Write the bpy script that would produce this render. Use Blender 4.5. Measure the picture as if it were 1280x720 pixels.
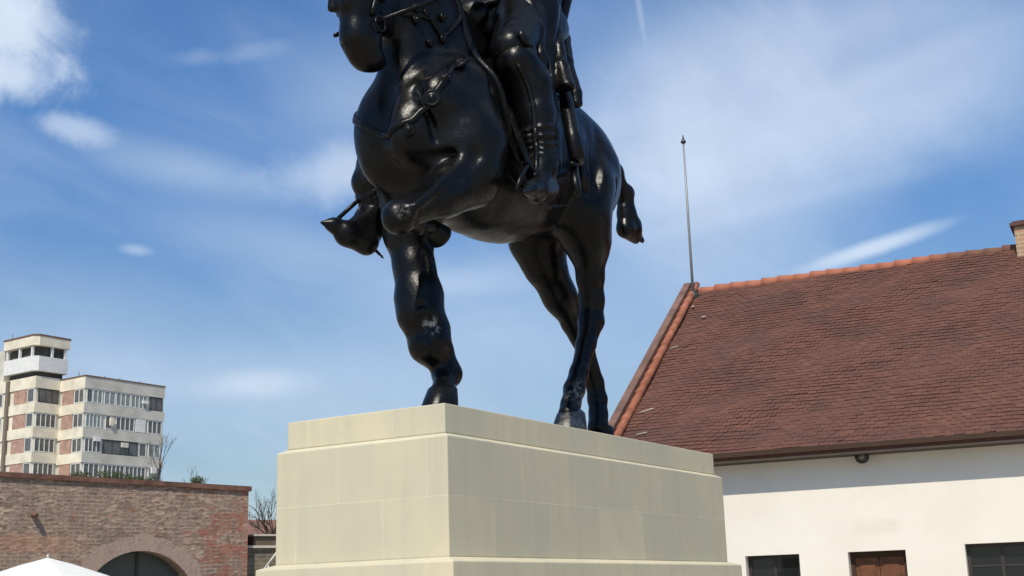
import bpy, bmesh, math, random
import numpy as np
from mathutils import Vector, Matrix
from mathutils.bvhtree import BVHTree

for o in list(bpy.data.objects):
    bpy.data.objects.remove(o)
SC = bpy.context.scene
COL = SC.collection
R = math.radians

# ------------------------------------------------------------------ camera
cam = bpy.data.cameras.new('camera')
cam.sensor_width = 36
cam.lens = 36 * 1600 / 1280
cam.clip_start = 0.1
cam.clip_end = 4000
camo = bpy.data.objects.new('camera', cam)
COL.objects.link(camo)
RT = Vector((-0.53411, 0.84492, -0.02917))
FW = Vector((-0.82505, -0.51313, 0.23582))
RT = (RT - FW * RT.dot(FW)).normalized()
UP = RT.cross(FW).normalized()
FW.normalize()
m = Matrix((RT, UP, -FW)).transposed().to_4x4()
m.translation = Vector((12.843, 7.806, 1.6))
camo.matrix_world = m
SC.camera = camo

# ------------------------------------------------------------------ light
SUN_EL, SUN_AZ = 50.0, 17.0          # azimuth counted from +X towards +Y
SC.view_settings.view_transform = 'Standard'
SC.view_settings.look = 'None'
SC.view_settings.exposure = 0.0
SC.view_settings.gamma = 1
SC.view_settings.use_curve_mapping = False
sd = bpy.data.lights.new('sun', 'SUN')
sd.energy = 4.4
sd.angle = R(0.55)
sd.color = (1.0, 0.925, 0.78)
so = bpy.data.objects.new('sun', sd)
COL.objects.link(so)
sv = Vector((math.cos(R(SUN_EL)) * math.cos(R(SUN_AZ)), math.cos(R(SUN_EL)) * math.sin(R(SUN_AZ)), math.sin(R(SUN_EL))))
so.rotation_euler = sv.to_track_quat('Z', 'Y').to_euler()
so.location = sv * 60

world = bpy.data.worlds.new('World')
SC.world = world
world.use_nodes = True
wt = world.node_tree
for n in list(wt.nodes):
    wt.nodes.remove(n)
def WN(t, **kw):
    n = wt.nodes.new(t)
    for k, v in kw.items():
        setattr(n, k, v)
    return n
def wmath(op, a, b=None, c=None):
    n = WN('ShaderNodeMath', operation=op)
    for i, v in enumerate((a, b, c)):
        if v is None: continue
        if isinstance(v, (int, float)): n.inputs[i].default_value = v
        else: wt.links.new(v, n.inputs[i])
    return n.outputs[0]
def wvec(op, a, b=None):
    n = WN('ShaderNodeVectorMath', operation=op)
    for i, v in enumerate((a, b)):
        if v is None: continue
        if isinstance(v, (tuple, Vector)): n.inputs[i].default_value = tuple(v)
        else: wt.links.new(v, n.inputs[i])
    return n
sky = WN('ShaderNodeTexSky', sky_type='NISHITA')
sky.sun_disc = False
sky.sun_elevation = R(SUN_EL)
sky.sun_rotation = R(90 - SUN_AZ)     # compass angle: 0 is +Y, clockwise
sky.air_density = 1.0
sky.dust_density = 0.6
sky.ozone_density = 2.5
tc = WN('ShaderNodeTexCoord')
D = tc.outputs['Generated']
sep = WN('ShaderNodeSeparateXYZ'); wt.links.new(D, sep.inputs[0])
dz = sep.outputs[2]
# high cloud sheet coordinates (a flat layer far above): x/(z+c), y/(z+c)
den = wmath('ADD', wmath('MAXIMUM', dz, 0.0), 0.22)
cmb = WN('ShaderNodeCombineXYZ')
wt.links.new(wmath('DIVIDE', sep.outputs[0], den), cmb.inputs[0])
wt.links.new(wmath('DIVIDE', sep.outputs[1], den), cmb.inputs[1])
def wnoise(vec, scale, detail, rough, dist=0.0):
    n = WN('ShaderNodeTexNoise')
    n.inputs['Scale'].default_value = scale
    n.inputs['Detail'].default_value = detail
    n.inputs['Roughness'].default_value = rough
    n.inputs['Distortion'].default_value = dist
    wt.links.new(vec, n.inputs['Vector'])
    return n.outputs['Fac']
mp = WN('ShaderNodeMapping')
mp.inputs['Rotation'].default_value = (0, 0, R(38))
mp.inputs['Scale'].default_value = (1.0, 2.3, 1.0)
wt.links.new(cmb.outputs[0], mp.inputs[0])
streak = wnoise(mp.outputs[0], 1.7, 9, 0.55, 0.5)
fine = wnoise(cmb.outputs[0], 9.0, 8, 0.6, 0.4)
puff = wnoise(D, 22.0, 8, 0.62, 0.3)
def dirv(az, el):
    return Vector((math.cos(R(el)) * math.cos(R(az)), math.cos(R(el)) * math.sin(R(az)), math.sin(R(el))))
# each cloud: azimuth, elevation, half width, half height (degrees), tilt, strength, edge raggedness, noise
wob = wnoise(D, 5.0, 6, 0.6, 0.0)
def cloud(az, el, w, h, tilt, strength, rag, tex, sharp=1.0):
    c = dirv(az, el)
    e1 = Vector((math.sin(R(az)), -math.cos(R(az)), 0))       # towards the right seen from the square
    e2 = e1.cross(c); e2 = -e2 if e2.z < 0 else e2
    a = e1 * math.cos(R(tilt)) + e2 * math.sin(R(tilt))
    b = -e1 * math.sin(R(tilt)) + e2 * math.cos(R(tilt))
    u = wmath('DIVIDE', wvec('DOT_PRODUCT', D, a).outputs['Value'], math.sin(R(w)))
    u = wmath('SUBTRACT', u, c.dot(a) / math.sin(R(w)))
    v = wmath('DIVIDE', wmath('SUBTRACT', wvec('DOT_PRODUCT', D, b).outputs['Value'], c.dot(b)), math.sin(R(h)))
    r2 = wmath('ADD', wmath('MULTIPLY', u, u), wmath('MULTIPLY', v, v))
    r = wmath('SQRT', r2)
    r = wmath('ADD', r, wmath('MULTIPLY', wmath('SUBTRACT', tex, 0.5), rag))
    mr = WN('ShaderNodeMapRange', interpolation_type='SMOOTHSTEP')
    mr.inputs['From Min'].default_value = 1.0 + 0.35 / sharp
    mr.inputs['From Max'].default_value = 1.0 - 0.85 / sharp
    mr.inputs['To Min'].default_value = 0
    mr.inputs['To Max'].default_value = strength
    wt.links.new(r, mr.inputs['Value'])
    front = wmath('GREATER_THAN', wvec('DOT_PRODUCT', D, c).outputs['Value'], 0.5)
    return wmath('MULTIPLY', mr.outputs[0], front)
CLOUDS = [
    (-124.3, 24.5, 3.4, 2.6, 0, 0.95, 1.4, puff, 1.3),
    (-125.2, 22.0, 3.0, 1.3, 0, 0.80, 1.8, puff, 1.2),
    (-127.6, 22.6, 0.9, 0.6, -25, 0.30, 1.8, puff, 1.2),
    (-128.2, 20.2, 1.8, 0.75, -8, 0.50, 1.6, puff, 1.3),
    (-133.4, 18.7, 4.8, 1.2, -10, 0.30, 2.2, streak, 0.9),
    (-141.0, 18.9, 4.2, 1.4, 6, 0.62, 1.6, puff, 0.9),
    (-141.5, 22.0, 4.4, 3.0, 5, 0.28, 2.0, streak, 0.8),
    (-138.5, 15.4, 7.0, 1.6, -12, 0.26, 2.4, streak, 0.8),
    (-131.2, 15.2, 0.8, 0.28, -5, 0.35, 1.2, puff, 1.0),
    (-133.5, 9.4, 10.5, 2.2, -3, 0.36, 1.2, wob, 0.8),
    (-136.6, 9.5, 2.6, 0.7, 5, 0.50, 1.5, puff, 1.0),
    (-147.0, 11.5, 10.0, 4.2, 3, 0.34, 1.5, streak, 0.7),
    (-129.0, 11.8, 7.0, 2.6, -4, 0.20, 1.6, streak, 0.7),
    (-146.0, 14.0, 5.0, 0.9, 7, 0.24, 1.6, puff, 0.8),
    (-143.0, 7.6, 4.0, 0.8, 3, 0.22, 1.6, puff, 0.8),
    (-133.6, 23.6, 1.2, 0.35, 8, 0.16, 1.8, puff, 0.8),
    (-136.0, 23.9, 1.6, 0.4, 14, 0.16, 1.8, puff, 0.8),
    (-152.0, 20.5, 3.0, 0.8, 15, 0.22, 1.8, puff, 0.8),
    (-166.0, 21.8, 5.0, 0.7, 14, 0.22, 2.0, puff, 0.8),
    (-160.0, 16.6, 7.0, 0.5, 9, 0.16, 1.8, puff, 0.8),
    (-164.3, 14.35, 3.4, 0.42, 13, 0.75, 0.7, puff, 1.1),
    (-157.0, 18.5, 6.0, 7.5, 20, 0.68, 1.5, streak, 0.75),
    (-164.0, 19.9, 12.0, 3.0, 9, 0.62, 1.0, wob, 0.8),
    (-163.5, 23.6, 12, 3.2, 8, 0.52, 1.8, streak, 0.8),
    (-154.7, 25.6, 0.16, 1.6, 6, 0.22, 0.2, puff, 1.0),
]
total = None
for c in CLOUDS:
    k = cloud(*c)
    k = wmath('SUBTRACT', 1.0, k)
    total = k if total is None else wmath('MULTIPLY', total, k)
# thin background veil everywhere, from the streaked noise
vm = WN('ShaderNodeMapRange', interpolation_type='SMOOTHSTEP')
vm.inputs['From Min'].default_value = 0.40
vm.inputs['From Max'].default_value = 0.78
vm.inputs['To Max'].default_value = 0.20
wt.links.new(streak, vm.inputs['Value'])
ov = WN('ShaderNodeMapRange', interpolation_type='SMOOTHSTEP')      # extra veil added overhead, out of view, to make the ambient light less blue
ov.inputs['From Min'].default_value = 0.48; ov.inputs['From Max'].default_value = 0.75
ov.inputs['To Min'].default_value = 1.0; ov.inputs['To Max'].default_value = 5.0
wt.links.new(dz, ov.inputs['Value'])
veil = wmath('MULTIPLY', wmath('MULTIPLY', vm.outputs[0], ov.outputs[0]), wmath('ADD', 0.55, wmath('MULTIPLY', fine, 0.8)))
total = wmath('MULTIPLY', total, wmath('SUBTRACT', 1.0, veil))
# pale air near the horizon
hz = WN('ShaderNodeMapRange', interpolation_type='SMOOTHSTEP')
hz.inputs['From Min'].default_value = 0.30
hz.inputs['From Max'].default_value = -0.02
hz.inputs['To Max'].default_value = 0.30
wt.links.new(dz, hz.inputs['Value'])
total = wmath('MULTIPLY', total, wmath('SUBTRACT', 1.0, hz.outputs[0]))
fac = wmath('SUBTRACT', 1.0, total)
# inner modulation of cloud brightness
body = wmath('ADD', 0.86, wmath('MULTIPLY', puff, 0.28))
mixc = WN('ShaderNodeMix', data_type='RGBA')
wt.links.new(fac, mixc.inputs['Factor'])
tint = WN('ShaderNodeMix', data_type='RGBA', blend_type='MULTIPLY')
tint.inputs['Factor'].default_value = 1.0
tg = WN('ShaderNodeMix', data_type='RGBA')
tg.inputs[6].default_value = (0.80, 0.86, 0.86, 1); tg.inputs[7].default_value = (0.86, 1.25, 1.60, 1)
te = WN('ShaderNodeMapRange', interpolation_type='SMOOTHSTEP'); te.inputs['From Min'].default_value = 0.0; te.inputs['From Max'].default_value = 0.42
wt.links.new(dz, te.inputs['Value']); wt.links.new(te.outputs[0], tg.inputs['Factor'])
wt.links.new(tg.outputs[2], tint.inputs[7])
wt.links.new(sky.outputs[0], tint.inputs[6])
wt.links.new(tint.outputs[2], mixc.inputs[6])
ccol = wvec('SCALE', (7.8, 9.0, 10.6)); wt.links.new(body, ccol.inputs['Scale'])
wt.links.new(ccol.outputs[0], mixc.inputs[7])
bg = WN('ShaderNodeBackground'); bg.inputs['Strength'].default_value = 0.09
wt.links.new(mixc.outputs[2], bg.inputs['Color'])
wo = WN('ShaderNodeOutputWorld')
wt.links.new(bg.outputs[0], wo.inputs['Surface'])

# ------------------------------------------------------------------ material helpers
class Mat:
    def __init__(s, name, rough=0.8, spec=0.3, metal=0.0):
        s.m = bpy.data.materials.new(name); s.m.use_nodes = True
        s.t = s.m.node_tree; s.b = s.t.nodes['Principled BSDF']
        s.b.inputs['Roughness'].default_value = rough
        s.b.inputs['Specular IOR Level'].default_value = spec
        s.b.inputs['Metallic'].default_value = metal
        s.tc = s.t.nodes.new('ShaderNodeTexCoord')
        s.obj = s.tc.outputs['Object']
    def L(s, a, b): s.t.links.new(a, b)
    def put(s, inp, v):
        if isinstance(v, (int, float)): inp.default_value = v
        elif isinstance(v, tuple): inp.default_value = v if len(v) != 3 or inp.type == 'VECTOR' else v + (1,)
        else: s.L(v, inp)
    def noise(s, scale, detail=6, rough=0.6, vec=None, dist=0.0):
        n = s.t.nodes.new('ShaderNodeTexNoise')
        n.inputs['Scale'].default_value = scale; n.inputs['Detail'].default_value = detail
        n.inputs['Roughness'].default_value = rough; n.inputs['Distortion'].default_value = dist
        s.L(vec or s.obj, n.inputs['Vector']); return n.outputs['Fac']
    def mp(s, scale=(1, 1, 1), rot=(0, 0, 0), loc=(0, 0, 0), vec=None):
        n = s.t.nodes.new('ShaderNodeMapping'); n.inputs['Scale'].default_value = scale
        n.inputs['Rotation'].default_value = rot; n.inputs['Location'].default_value = loc
        s.L(vec or s.obj, n.inputs[0]); return n.outputs[0]
    def math(s, op, a, b=None):
        n = s.t.nodes.new('ShaderNodeMath'); n.operation = op
        s.put(n.inputs[0], a)
        if b is not None: s.put(n.inputs[1], b)
        return n.outputs[0]
    def mr(s, v, a, b, c=0.0, d=1.0):
        n = s.t.nodes.new('ShaderNodeMapRange'); s.L(v, n.inputs[0])
        for i, k in enumerate((a, b, c, d)): n.inputs[i + 1].default_value = k
        return n.outputs[0]
    def mix(s, f, a, b, mode='MIX'):
        n = s.t.nodes.new('ShaderNodeMix'); n.data_type = 'RGBA'; n.blend_type = mode
        s.put(n.inputs[0], f); s.put(n.inputs[6], a); s.put(n.inputs[7], b); return n.outputs[2]
    def sep(s, vec=None):
        n = s.t.nodes.new('ShaderNodeSeparateXYZ'); s.L(vec or s.obj, n.inputs[0]); return n.outputs
    def comb(s, x, y, z):
        n = s.t.nodes.new('ShaderNodeCombineXYZ')
        for i, v in enumerate((x, y, z)): s.put(n.inputs[i], v)
        return n.outputs[0]
    def brick(s, vec, w, h, mortar, c1, c2, cm, off=0.5, bias=0.0, smooth=0.1):
        n = s.t.nodes.new('ShaderNodeTexBrick'); s.L(vec, n.inputs['Vector'])
        n.inputs['Scale'].default_value = 1; n.offset = off
        n.inputs['Brick Width'].default_value = w; n.inputs['Row Height'].default_value = h
        n.inputs['Mortar Size'].default_value = mortar; n.inputs['Mortar Smooth'].default_value = smooth
        n.inputs['Bias'].default_value = bias
        s.put(n.inputs['Color1'], c1); s.put(n.inputs['Color2'], c2); s.put(n.inputs['Mortar'], cm)
        return n.outputs
    def bump(s, h, strength=0.3, dist=0.02, prev=None):
        n = s.t.nodes.new('ShaderNodeBump'); n.inputs['Strength'].default_value = strength
        n.inputs['Distance'].default_value = dist; s.L(h, n.inputs['Height'])
        if prev: s.L(prev, n.inputs['Normal'])
        s.L(n.outputs[0], s.b.inputs['Normal']); return n.outputs[0]
    def col(s, v): s.put(s.b.inputs['Base Color'], v); return s

def simple(name, c, rough=0.8, spec=0.3, metal=0.0, var=0.12, scale=4.0, bump=0.0):
    m = Mat(name, rough, spec, metal)
    n = m.noise(scale)
    hi = tuple(min(1, v * (1 + var)) for v in c); lo = tuple(v * (1 - var) for v in c)
    m.col(m.mix(m.mr(n, 0.3, 0.7), lo, hi))
    if bump: m.bump(m.noise(scale * 8), bump, 0.01)
    return m.m

# ------------------------------------------------------------------ mesh helpers
def link(o, parent=None, kind=None, label=None, cat=None, group=None):
    COL.objects.link(o)
    if parent is not None: o.parent = parent
    if kind: o['kind'] = kind
    if label: o['label'] = label
    if cat: o['category'] = cat
    if group: o['group'] = group
    return o
def thing(name, label, cat, loc=(0, 0, 0), rz=0.0, group=None):
    o = bpy.data.objects.new(name, None); o.location = loc; o.rotation_euler = (0, 0, rz)
    o.empty_display_size = 0.2
    return link(o, None, None, label, cat, group)
def obj(name, bm, mat, parent=None, smooth=False, bevel=0.0, **kw):
    me = bpy.data.meshes.new(name)
    if bevel:
        bmesh.ops.remove_doubles(bm, verts=bm.verts, dist=1e-5)
        es = [e for e in bm.edges if len(e.link_faces) == 2 and e.calc_face_angle(0) > 0.4]
        bmesh.ops.bevel(bm, geom=es, offset=bevel, segments=2, affect='EDGES', profile=0.6)
    bmesh.ops.recalc_face_normals(bm, faces=bm.faces)
    bm.to_mesh(me); bm.free()
    if mat: me.materials.append(mat)
    if smooth:
        for p in me.polygons: p.use_smooth = True
    return link(bpy.data.objects.new(name, me), parent, **kw)
def B(): return bmesh.new()
def quad(bm, pts): return bm.faces.new([bm.verts.new(p) for p in pts])
def box(bm, x0, x1, y0, y1, z0, z1):
    v = [bm.verts.new((x, y, z)) for z in (z0, z1) for y in (y0, y1) for x in (x0, x1)]
    for f in ((0, 2, 3, 1), (4, 5, 7, 6), (0, 1, 5, 4), (2, 6, 7, 3), (0, 4, 6, 2), (1, 3, 7, 5)):
        bm.faces.new([v[i] for i in f])
    return bm
def boxm(x0, x1, y0, y1, z0, z1): return box(B(), x0, x1, y0, y1, z0, z1)
def prism(bm, loop, vec):
    """closed solid: polygon `loop` (3D points) pushed along vec"""
    a = [bm.verts.new(p) for p in loop]; b = [bm.verts.new(Vector(p) + Vector(vec)) for p in loop]
    bm.faces.new(a); bm.faces.new(b[::-1])
    n = len(a)
    for i in range(n): bm.faces.new((a[i], b[i], b[(i + 1) % n], a[(i + 1) % n]))
    return bm
def tube(bm, pts, rad, n=8, cap=True):
    pts = [Vector(p) for p in pts]
    if isinstance(rad, (int, float)): rad = [rad] * len(pts)
    rings = []
    prev = None
    for i, p in enumerate(pts):
        t = (pts[min(i + 1, len(pts) - 1)] - pts[max(i - 1, 0)]).normalized()
        if prev is None:
            a = t.orthogonal().normalized()
        else:
            a = (prev - t * prev.dot(t)).normalized()
        prev = a; b = t.cross(a)
        rings.append([bm.verts.new(p + (a * math.cos(2 * math.pi * k / n) + b * math.sin(2 * math.pi * k / n)) * rad[i]) for k in range(n)])
    for r0, r1 in zip(rings, rings[1:]):
        for k in range(n): bm.faces.new((r0[k], r0[(k + 1) % n], r1[(k + 1) % n], r1[k]))
    if cap: bm.faces.new(rings[0][::-1]); bm.faces.new(rings[-1])
    return bm
def lathe(bm, c, prof, n=24, axis='Z'):
    rings = []
    for r, h in prof:
        ring = []
        for k in range(n):
            a = 2 * math.pi * k / n
            p = (r * math.cos(a), r * math.sin(a), h)
            if axis == 'Y': p = (p[0], p[2], p[1])
            ring.append(bm.verts.new(Vector(c) + Vector(p)))
        rings.append(ring)
    for r0, r1 in zip(rings, rings[1:]):
        for k in range(n): bm.faces.new((r0[k], r0[(k + 1) % n], r1[(k + 1) % n], r1[k]))
    bm.faces.new(rings[0][::-1]); bm.faces.new(rings[-1])
    return bm
rnd = random.Random(7)
# ------------------------------------------------------------------ ground
g = Mat('paving', 0.85)
bx = g.brick(g.obj, 0.6, 0.6, 0.012, (0.42, 0.37, 0.30), (0.35, 0.31, 0.25), (0.2, 0.19, 0.17), 0.5)
g.col(g.mix(g.mr(g.noise(0.6), 0.3, 0.7), (0.9, 0.9, 0.9), (1.05, 1.03, 1.0), 'MIX') if False else g.mix(0.35, bx[0], g.mix(g.noise(0.4), (0.30, 0.26, 0.21), (0.44, 0.39, 0.32))))
g.bump(bx[1], 0.2, 0.01)
bm = B(); quad(bm, [(-1500, -1500, 0), (1500, -1500, 0), (1500, 1500, 0), (-1500, 1500, 0)])
obj('ground', bm, g.m, kind='structure')

# ------------------------------------------------------------------ stone pedestal
s = Mat('limestone', 0.78, 0.25)
P = s.sep()
along = s.math('ADD', P[0], P[1])
vec = s.comb(s.math('ADD', along, 0.25), s.math('ADD', P[2], 0.215), 0.0)
wob = s.noise(3.0, 4)
br = s.brick(vec, 1.06, 0.55, 0.006, (0.63, 0.56, 0.39), (0.50, 0.465, 0.345), (0.66, 0.61, 0.465), 0.5, 0.0, 0.6)
big = s.mr(s.noise(1.3, 4, 0.6), 0.38, 0.62)
c = s.mix(s.math('MULTIPLY', big, 0.55), br[0], (0.475, 0.455, 0.35))
c = s.mix(s.mr(s.noise(1.0, 5, 0.6, s.mp((7, 7, 0.6))), 0.45, 0.75, 0, 0.38), c, (0.43, 0.40, 0.31))
c = s.mix(s.mr(s.noise(140, 3, 0.7), 0.35, 0.8, 0, 0.22), c, (0.40, 0.36, 0.27))
s.col(c)
nb = s.bump(s.noise(60, 6, 0.7), 0.25, 0.006)
s.bump(br[1], 0.15, 0.004, nb)
ped = thing('pedestal', 'tall pale limestone pedestal with stepped tiers carrying the bronze horse statue', 'pedestal')
L2, W2 = 3.105, 0.97
def tier(name, off, z0, z1, cham, run):
    bm = B()
    def ring(o, z): return [bm.verts.new(p) for p in ((L2 + o, W2 + o, z), (-L2 - o, W2 + o, z), (-L2 - o, -W2 - o, z), (L2 + o, -W2 - o, z))]
    rs = [ring(off, z0), ring(off, z1)]
    if cham: rs.append(ring(off - run, z1 + cham))
    bm.faces.new(rs[0][::-1]); bm.faces.new(rs[-1])
    for a, b in zip(rs, rs[1:]):
        for k in range(4): bm.faces.new((a[k], a[(k + 1) % 4], b[(k + 1) % 4], b[k]))
    obj(name, bm, s.m, ped, bevel=0.012)
tier('upper_tier', 0.0, 3.12, 3.40, 0, 0)
tier('main_tier', 0.075, 1.985, 3.085, 0.035, 0.075)
tier('base_tier', 0.21, 0.46, 1.945, 0.04, 0.125)
tier('step', 0.55, 0.16, 0.46, 0, 0)
tier('step', 0.95, 0.0, 0.16, 0, 0)

# ------------------------------------------------------------------ white house with tiled roof
HZ = 3.913; HD = 5.865; HR = 4.356; HL = 26.0
house = thing('long_house', 'long white plastered house with steep brown tiled roof and dark windows, behind the pedestal', 'house', (-7.54, -3.063, 0), R(95.76))
pl = Mat('white_plaster', 0.9, 0.15)
c = pl.mix(pl.mr(pl.noise(0.8, 6), 0.35, 0.7), (0.765, 0.725, 0.65), (0.71, 0.665, 0.585))
Ph = pl.sep()
stain = pl.math('MULTIPLY', pl.mr(pl.math('ABSOLUTE', pl.math('SUBTRACT', Ph[0], 4.62)), 0.42, 0.28), pl.mr(pl.math('ABSOLUTE', pl.math('SUBTRACT', Ph[2], 2.57)), 0.16, 0.07))
c = pl.mix(pl.math('MULTIPLY', stain, pl.mr(pl.noise(5, 4), 0.3, 0.7, 0.1, 0.3)), c, (0.52, 0.46, 0.38))
c = pl.mix(pl.mr(pl.noise(2.5, 8, 0.7, pl.mp((3, 3, 0.6))), 0.55, 0.85, 0, 0.22), c, (0.55, 0.5, 0.44))
pl.col(c); pl.bump(pl.noise(18, 8, 0.65), 0.25, 0.01)

def wall_grid(bm, x0, x1, z0, z1, y0, y1, holes):
    xs = sorted({x0, x1} | {h[0] for h in holes} | {h[1] for h in holes})
    zs = sorted({z0, z1} | {h[2] for h in holes} | {h[3] for h in holes})
    def solid(i, j):
        if i < 0 or j < 0 or i >= len(xs) - 1 or j >= len(zs) - 1: return False
        cx = (xs[i] + xs[i + 1]) / 2; cz = (zs[j] + zs[j + 1]) / 2
        return not any(h[0] < cx < h[1] and h[2] < cz < h[3] for h in holes)
    for i in range(len(xs) - 1):
        for j in range(len(zs) - 1):
            if not solid(i, j): continue
            a, b, c_, d = xs[i], xs[i + 1], zs[j], zs[j + 1]
            quad(bm, [(a, y0, c_), (b, y0, c_), (b, y0, d), (a, y0, d)])
            quad(bm, [(a, y1, c_), (a, y1, d), (b, y1, d), (b, y1, c_)])
            if not solid(i - 1, j): quad(bm, [(a, y0, c_), (a, y0, d), (a, y1, d), (a, y1, c_)])
            if not solid(i + 1, j): quad(bm, [(b, y0, c_), (b, y1, c_), (b, y1, d), (b, y0, d)])
            if not solid(i, j - 1): quad(bm, [(a, y0, c_), (a, y1, c_), (b, y1, c_), (b, y0, c_)])
            if not solid(i, j + 1): quad(bm, [(a, y0, d), (b, y0, d), (b, y1, d), (a, y1, d)])
    bmesh.ops.remove_doubles(bm, verts=bm.verts, dist=1e-5)
    return bm
OH = 0.42
wins = [(2.37, 3.30, 1.15, 2.192), (5.96, 7.55, 1.0, 2.236), (9.4, 10.4, 1.15, 2.2), (15.6, 16.6, 1.15, 2.2), (19.4, 20.4, 1.15, 2.2)]
doors = [(4.11, 5.04, 0.0, 2.188), (12.4, 13.4, 0.0, 2.19)]
obj('wall', wall_grid(B(), 0.0, HL, 0.0, 3.86, OH, OH + 0.5, wins + doors), pl.m, house)
YB = 2 * HD
for nm, xa, xb in (('gable_wall', 0.0, 0.4), ('gable_wall', HL - 0.4, HL)):
    bm = B()
    prism(bm, [(xa, OH + 0.503, 0), (xa, YB - OH, 0), (xa, YB - OH, HZ + OH * HR / HD - .06), (xa, HD, HZ + HR - .06), (xa, OH + 0.503, HZ + 0.4 * HR / HD)], (xb - xa, 0, 0))
    obj(nm, bm, pl.m, house)
obj('rear_wall', boxm(0.4, HL - 0.4, YB - OH - 0.4, YB - OH - .003, 0, 3.9), pl.m, house)

dw = simple('dark_window_wood', (0.035, 0.03, 0.028), 0.5, 0.4)
gl = Mat('window_glass', 0.06, 0.5)
gl.col(gl.mix(gl.noise(1.3), (0.006, 0.007, 0.008), (0.016, 0.018, 0.02)))
bw = simple('brown_door_wood', (0.13, 0.052, 0.024), 0.55, 0.35, var=0.35, scale=9)
bwd = simple('dark_brown_wood', (0.05, 0.028, 0.018), 0.7, 0.25)
for (a, b, c0, d0) in wins:
    bm = B(); y = OH + 0.16
    box(bm, a + .002, a + .06, y, y + .06, c0 + .002, d0 - .002); box(bm, b - .06, b - .002, y, y + .06, c0 + .002, d0 - .002)
    box(bm, a + .062, b - .062, y, y + .06, d0 - .06, d0 - .002); box(bm, a + .062, b - .062, y, y + .06, c0 + .002, c0 + .06)
    n = 3 if b - a > 1.2 else 2
    for k in range(1, n):
        xx = a + (b - a) * k / n; box(bm, xx - .025, xx + .025, y + .003, y + .057, c0 + .062, d0 - .062)
    if b - a > 1.2: box(bm, a + .062, b - .062, y + .006, y + .054, d0 - .36, d0 - .33)
    f = obj('window', bm, dw, house)
    obj('pane', boxm(a + .05, b - .05, y + .022, y + .034, c0 + .05, d0 - .05), gl.m, f)
    obj('sill', boxm(a - .04, b + .04, OH - .05, OH - .003, c0 - .05, c0 - .003), pl.m, f)
for (a, b, c0, d0) in doors:
    y = OH + 0.2; bm = B()
    box(bm, a + .002, a + .07, y - .03, y + .07, 0, d0 - .002); box(bm, b - .07, b - .002, y - .03, y + .07, 0, d0 - .002)
    box(bm, a + .072, b - .072, y - .03, y + .07, d0 - .09, d0 - .002)
    fr = obj('door', bm, bwd, house)
    bm = B(); mid = (a + b) / 2
    for p0, p1 in ((a + .074, mid - .004), (mid + .004, b - .074)):
        box(bm, p0, p1, y, y + .045, 0.01, d0 - .094)
        for q0, q1 in ((.2, .85), (1.0, 1.55), (1.65, 2.0)):
            box(bm, p0 + .07, p1 - .07, y - .018, y - .001, q0, q1)
    obj('door_leaf', bm, bw, fr)
    bm = B(); tube(bm, [(mid + .05, y - .002, 1.02), (mid + .05, y - .06, 1.02), (mid + .15, y - .06, 1.02)], .01); obj('handle', bm, dw, fr)

# tiled roof: every plain tile a lifted quad
rt = Mat('clay_tiles', 0.85, 0.2)
at = rt.t.nodes.new('ShaderNodeAttribute'); at.attribute_name = 'tone'
base = rt.mix(at.outputs['Fac'], (0.106, 0.049, 0.036), (0.140, 0.064, 0.046))
pt = rt.mr(rt.noise(0.9, 7, 0.68, rt.mp((1, 1.4, 1.4), (0.3, 0, 0.5))), 0.47, 0.66)
base = rt.mix(rt.math('MULTIPLY', pt, 0.62), base, (0.072, 0.042, 0.036))
base = rt.mix(rt.mr(rt.noise(7, 6, 0.7), 0.62, 0.85, 0, 0.3), base, (0.24, 0.17, 0.13))
rt.col(base); rt.bump(rt.noise(30, 5, 0.7), 0.3, 0.006)
SL = math.hypot(HD, HR); sy, sz = HD / SL, HR / SL
def rp(x, t, l): return (x, t * sy - l * sz, HZ + t * sz + l * sy)
bm = B(); tone = []
rows = 62; dt = SL / rows; tw = 0.155
for i in range(rows):
    off = (i % 2) * tw / 2 + rnd.uniform(-.01, .01)
    nx = int(HL / tw) + 1
    for j in range(nx):
        xa = max(0.0, j * tw - off) + .002; xb = min(HL, (j + 1) * tw - off) - .002
        if xb - xa < .03: continue
        xm = j * tw; l = 0.011 + rnd.gauss(0, .0018) + .022 * math.sin(xm * .9 + i * .11) * math.sin(i * .16) + .012 * math.sin(xm * 2.3 - i * .3); d = rnd.gauss(0, .009) + 0.006 * math.sin(j * .13 + i * .7)
        t0 = i * dt + d; t1 = (i + 1) * dt + .03
        tl = rnd.gauss(0, .003)
        v = [bm.verts.new(p) for p in (rp(xa, t0, l), rp(xb, t0, l + tl), rp(xb, t1, l - .012), rp(xa, t1, l - .012), rp(xa, t0, l - .018), rp(xb, t0, l + tl - .018))]
        bm.faces.new((v[0], v[1], v[2], v[3])); bm.faces.new((v[4], v[5], v[1], v[0]))
        tv = min(1, max(0, rnd.gauss(.5, .26))); tone += [tv] * 8
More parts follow.
